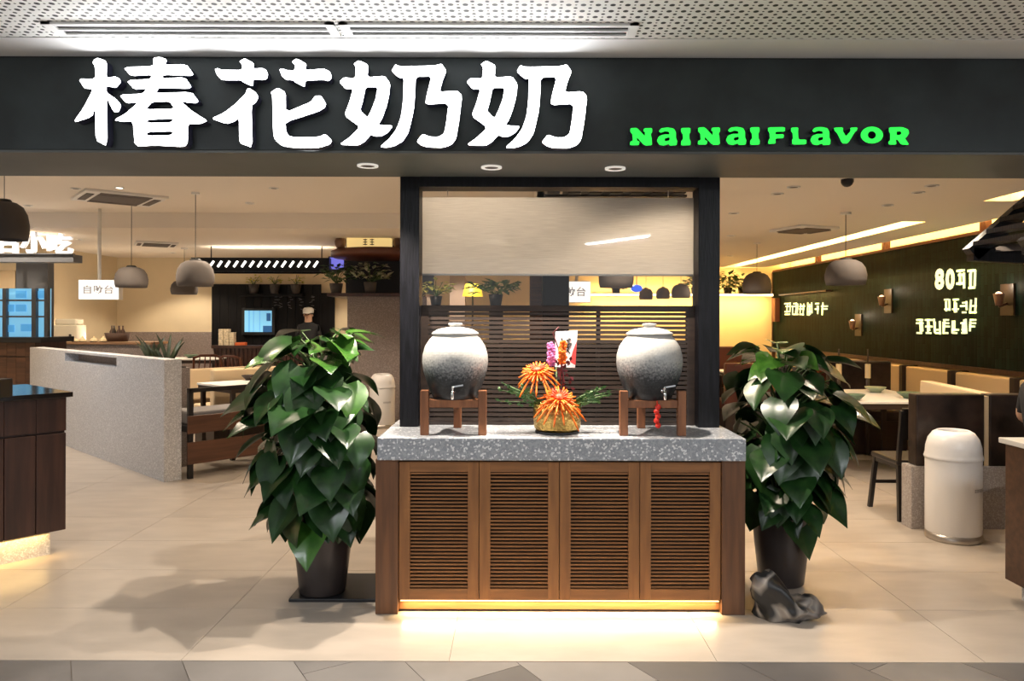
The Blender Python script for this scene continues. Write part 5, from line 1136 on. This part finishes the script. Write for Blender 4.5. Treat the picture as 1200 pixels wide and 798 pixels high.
# right service counter, seen at its end
cxr = W(1178,600,4.1).x; t = thing('end_counter','red-brown wooden counter end with a white top by the litter bin side','counter',(cxr+0.5,3.7,0))
pw = 0.2
obj('body', MB().box(cxr+0.02,4.6,3.2,4.1,0.10,0.845), M_dwood, t); 
for k in range(4): obj('plank', MB().box(cxr,cxr+0.019,3.2+k*0.225+0.002,3.2+(k+1)*0.225-0.002,0.10,0.845), M_dwoodh, t)
for k in range(8): obj('plank', MB().box(cxr+0.02+k*0.24,cxr+0.02+(k+1)*0.24-0.004,3.182,3.2,0.10,0.845), M_dwoodh, t)
obj('plinth', MB().box(cxr+0.06,4.6,3.27,4.05,0,0.10), M_stone, t); obj('worktop', MB().box(cxr-0.02,4.6,3.15,4.13,0.846,0.875), M_tabw, t, bevel=0.004)
# gable canopy hung over that counter
gy = 5.0; P = lambda a, b: W(a,b,gy)
t = thing('gable_canopy','black timber gable canopy hung near the wall sconce','canopy',tuple(P(1200,308)))
a, b, top = P(1137,302), P(1290,309), P(1214,232)
for yy in (gy, gy-0.55):
    o_ = Vector((0,yy-gy,0))
    obj('tie_beam', MB().bar(a+o_+Vector((0,0,0.02)),b+o_+Vector((0,0,0.02)),0.08,0.085), M_bframe, t); obj('rafter', MB().bar(a+o_+Vector((0,0,0.02)),top+o_,0.08,0.10), M_bframe, t); obj('rafter', MB().bar(b+o_+Vector((0,0,0.02)),top+o_,0.08,0.10), M_bframe, t)
    obj('king_post', MB().bar((top.x,yy,a.z),(top.x,yy,top.z),0.06,0.06), M_bframe, t)
for k in range(5):
    f = k/5; p = a.lerp(top,f+0.1); obj('purlin', MB().bar(p+Vector((0,-0.04,0.05)),p+Vector((0,-0.55,0.05)),0.10,0.03), M_bframe, t); p = b.lerp(top,f+0.1); obj('purlin', MB().bar(p+Vector((0,-0.04,0.05)),p+Vector((0,-0.55,0.05)),0.10,0.03), M_bframe, t)
for s_ in (-1,1): obj('hanger', MB().tube([(top.x+s_*0.05,gy-0.27,top.z-0.1),(top.x+s_*0.05,gy-0.27,CR)],0.01,8), M_met, t)
p = P(1180,295); obj('canopy_lamp', MB().lathe([(0.11,0),(0.10,0.03),(0.05,0.055),(0.0001,0.06)],(p.x,gy-0.02,p.z-0.005),24), M_pend, t)
# seated person in black, mostly outside the frame
SKs = [((0,0,0.56),0.15,0.13),((0,0,0.78),0.14,0.11),((0,0.0,1.02),0.17,0.11),((0,0.01,1.15),0.065),((0,0.03,1.24),0.075,0.085),((0,0.04,1.34),0.08,0.09),
      ((0.18,0,1.06),0.062),((0.24,-0.02,0.84),0.048),((0.2,0.2,0.78),0.036),((0.15,0.28,0.78),0.03),((-0.18,0,1.06),0.062),((-0.24,-0.02,0.84),0.048),((-0.2,0.2,0.78),0.036),((-0.15,0.28,0.78),0.03),
      ((0.1,0.1,0.54),0.085),((0.11,0.45,0.53),0.065),((0.11,0.44,0.09),0.048),((0.11,0.56,0.05),0.038),((-0.1,0.1,0.54),0.085),((-0.11,0.45,0.53),0.065),((-0.11,0.44,0.09),0.048),((-0.11,0.56,0.05),0.038)]
p = W(1226,470,4.95)
t = figure('person','seated person in black clothing beyond the end counter, elbow showing',(p.x,4.98,0),math.radians(-100),SKs,SE,M_cloth,1.19,hands=(((0.2,0.2,0.78),0.13),((-0.2,0.2,0.78),0.13),((0.24,-0.02,0.84),0.07),((-0.24,-0.02,0.84),0.07)))
obj('hair', MB().lathe([(0.1,-0.02),(0.108,0.03),(0.10,0.08),(0.06,0.11),(0.0001,0.12)],(0,0.02,1.32),20), M_black, t, local=True)
for sx in (-1,1): obj('eye', MB().ball((sx*0.03,0.115,1.31),0.009,8,6), M_black, t, local=True)
obj('nose', MB().ball((0,0.13,1.28),0.014,8,6,0.8,1,1.4), M_skin, t, local=True)
t = thing('round_stool','round black stool under the seated person','stool',(p.x,4.98,0)); obj('seat', MB().cyl((p.x,4.98,0),0.18,0.40,0.44), M_black, t); obj('pole', MB().tube([(p.x,4.98,0.02),(p.x,4.98,0.40)],0.03,12), M_met, t); obj('foot', MB().cyl((p.x,4.98,0),0.16,0,0.02), M_met, t)

# unseen fill lights added to brighten the ceiling above rack, stall and buffet
rk_ = bpy.data.objects['hanging_rack']; light('rack_ceiling_fill','AREA',((ra+rb_)/2,RY+0.45,zt+0.01), 8, WARM, rk_, (PI,0,0), shape='RECTANGLE', size=rb_-ra-0.3, size_y=0.05)
st_ = bpy.data.objects['snack_stall']; light('stall_ceiling_fill','AREA',(-7.1,SY+0.5,zp+0.03), 4, WARM, st_, (PI,0,0), shape='RECTANGLE', size=1.1, size_y=0.05)
bk_ = bpy.data.objects['buffet_counter']; light('buffet_ceiling_fill','AREA',(-6.9,12.47,1.17), 7, WARM, bk_, (PI,0,0), shape='RECTANGLE', size=1.6, size_y=0.04)
t = thing('dark_backing_shelf','added dark open shelf darkening the view behind the slat screen','shelf unit',(0.3,5.2,0))  # made-up shelf unit, added to darken the gaps of the slat screen
for x0 in (-0.62,0.28,1.16): obj('side_panel', MB().box(x0,x0+0.03,5.0,5.4,0,1.36), M_bpanel, t)
for z0 in (0.1,0.55,0.98,1.33): obj('shelf', MB().box(-0.59,1.16,5.0,5.4,z0,z0+0.03), M_bpanel, t)
obj('back_board', MB().box(-0.62,1.19,5.4,5.42,0,1.36), M_bpanel, t)
for k, (px, z0) in enumerate(((585,1.01),(613,1.01),(698,1.01),(727,1.01),(522,0.58),(560,0.58),(690,0.58),(783,0.58))):
    p = W(px,460,5.1); tt = thing('plate_stack', 'short stack of white plates on the upper board of the added dark shelf' if z0 > 1 else 'short stack of white plates on the lower board of the added dark shelf', 'plates', (p.x,5.13,z0), group='plates on the added dark shelf')
    for q in range(4): obj('plate', MB().lathe([(0.0001,0.004),(0.04,0),(0.076,0.013),(0.078,0.016),(0.04,0.006),(0.0001,0.007)],(p.x,5.13,z0+q*0.009),20), M_tabw, tt)
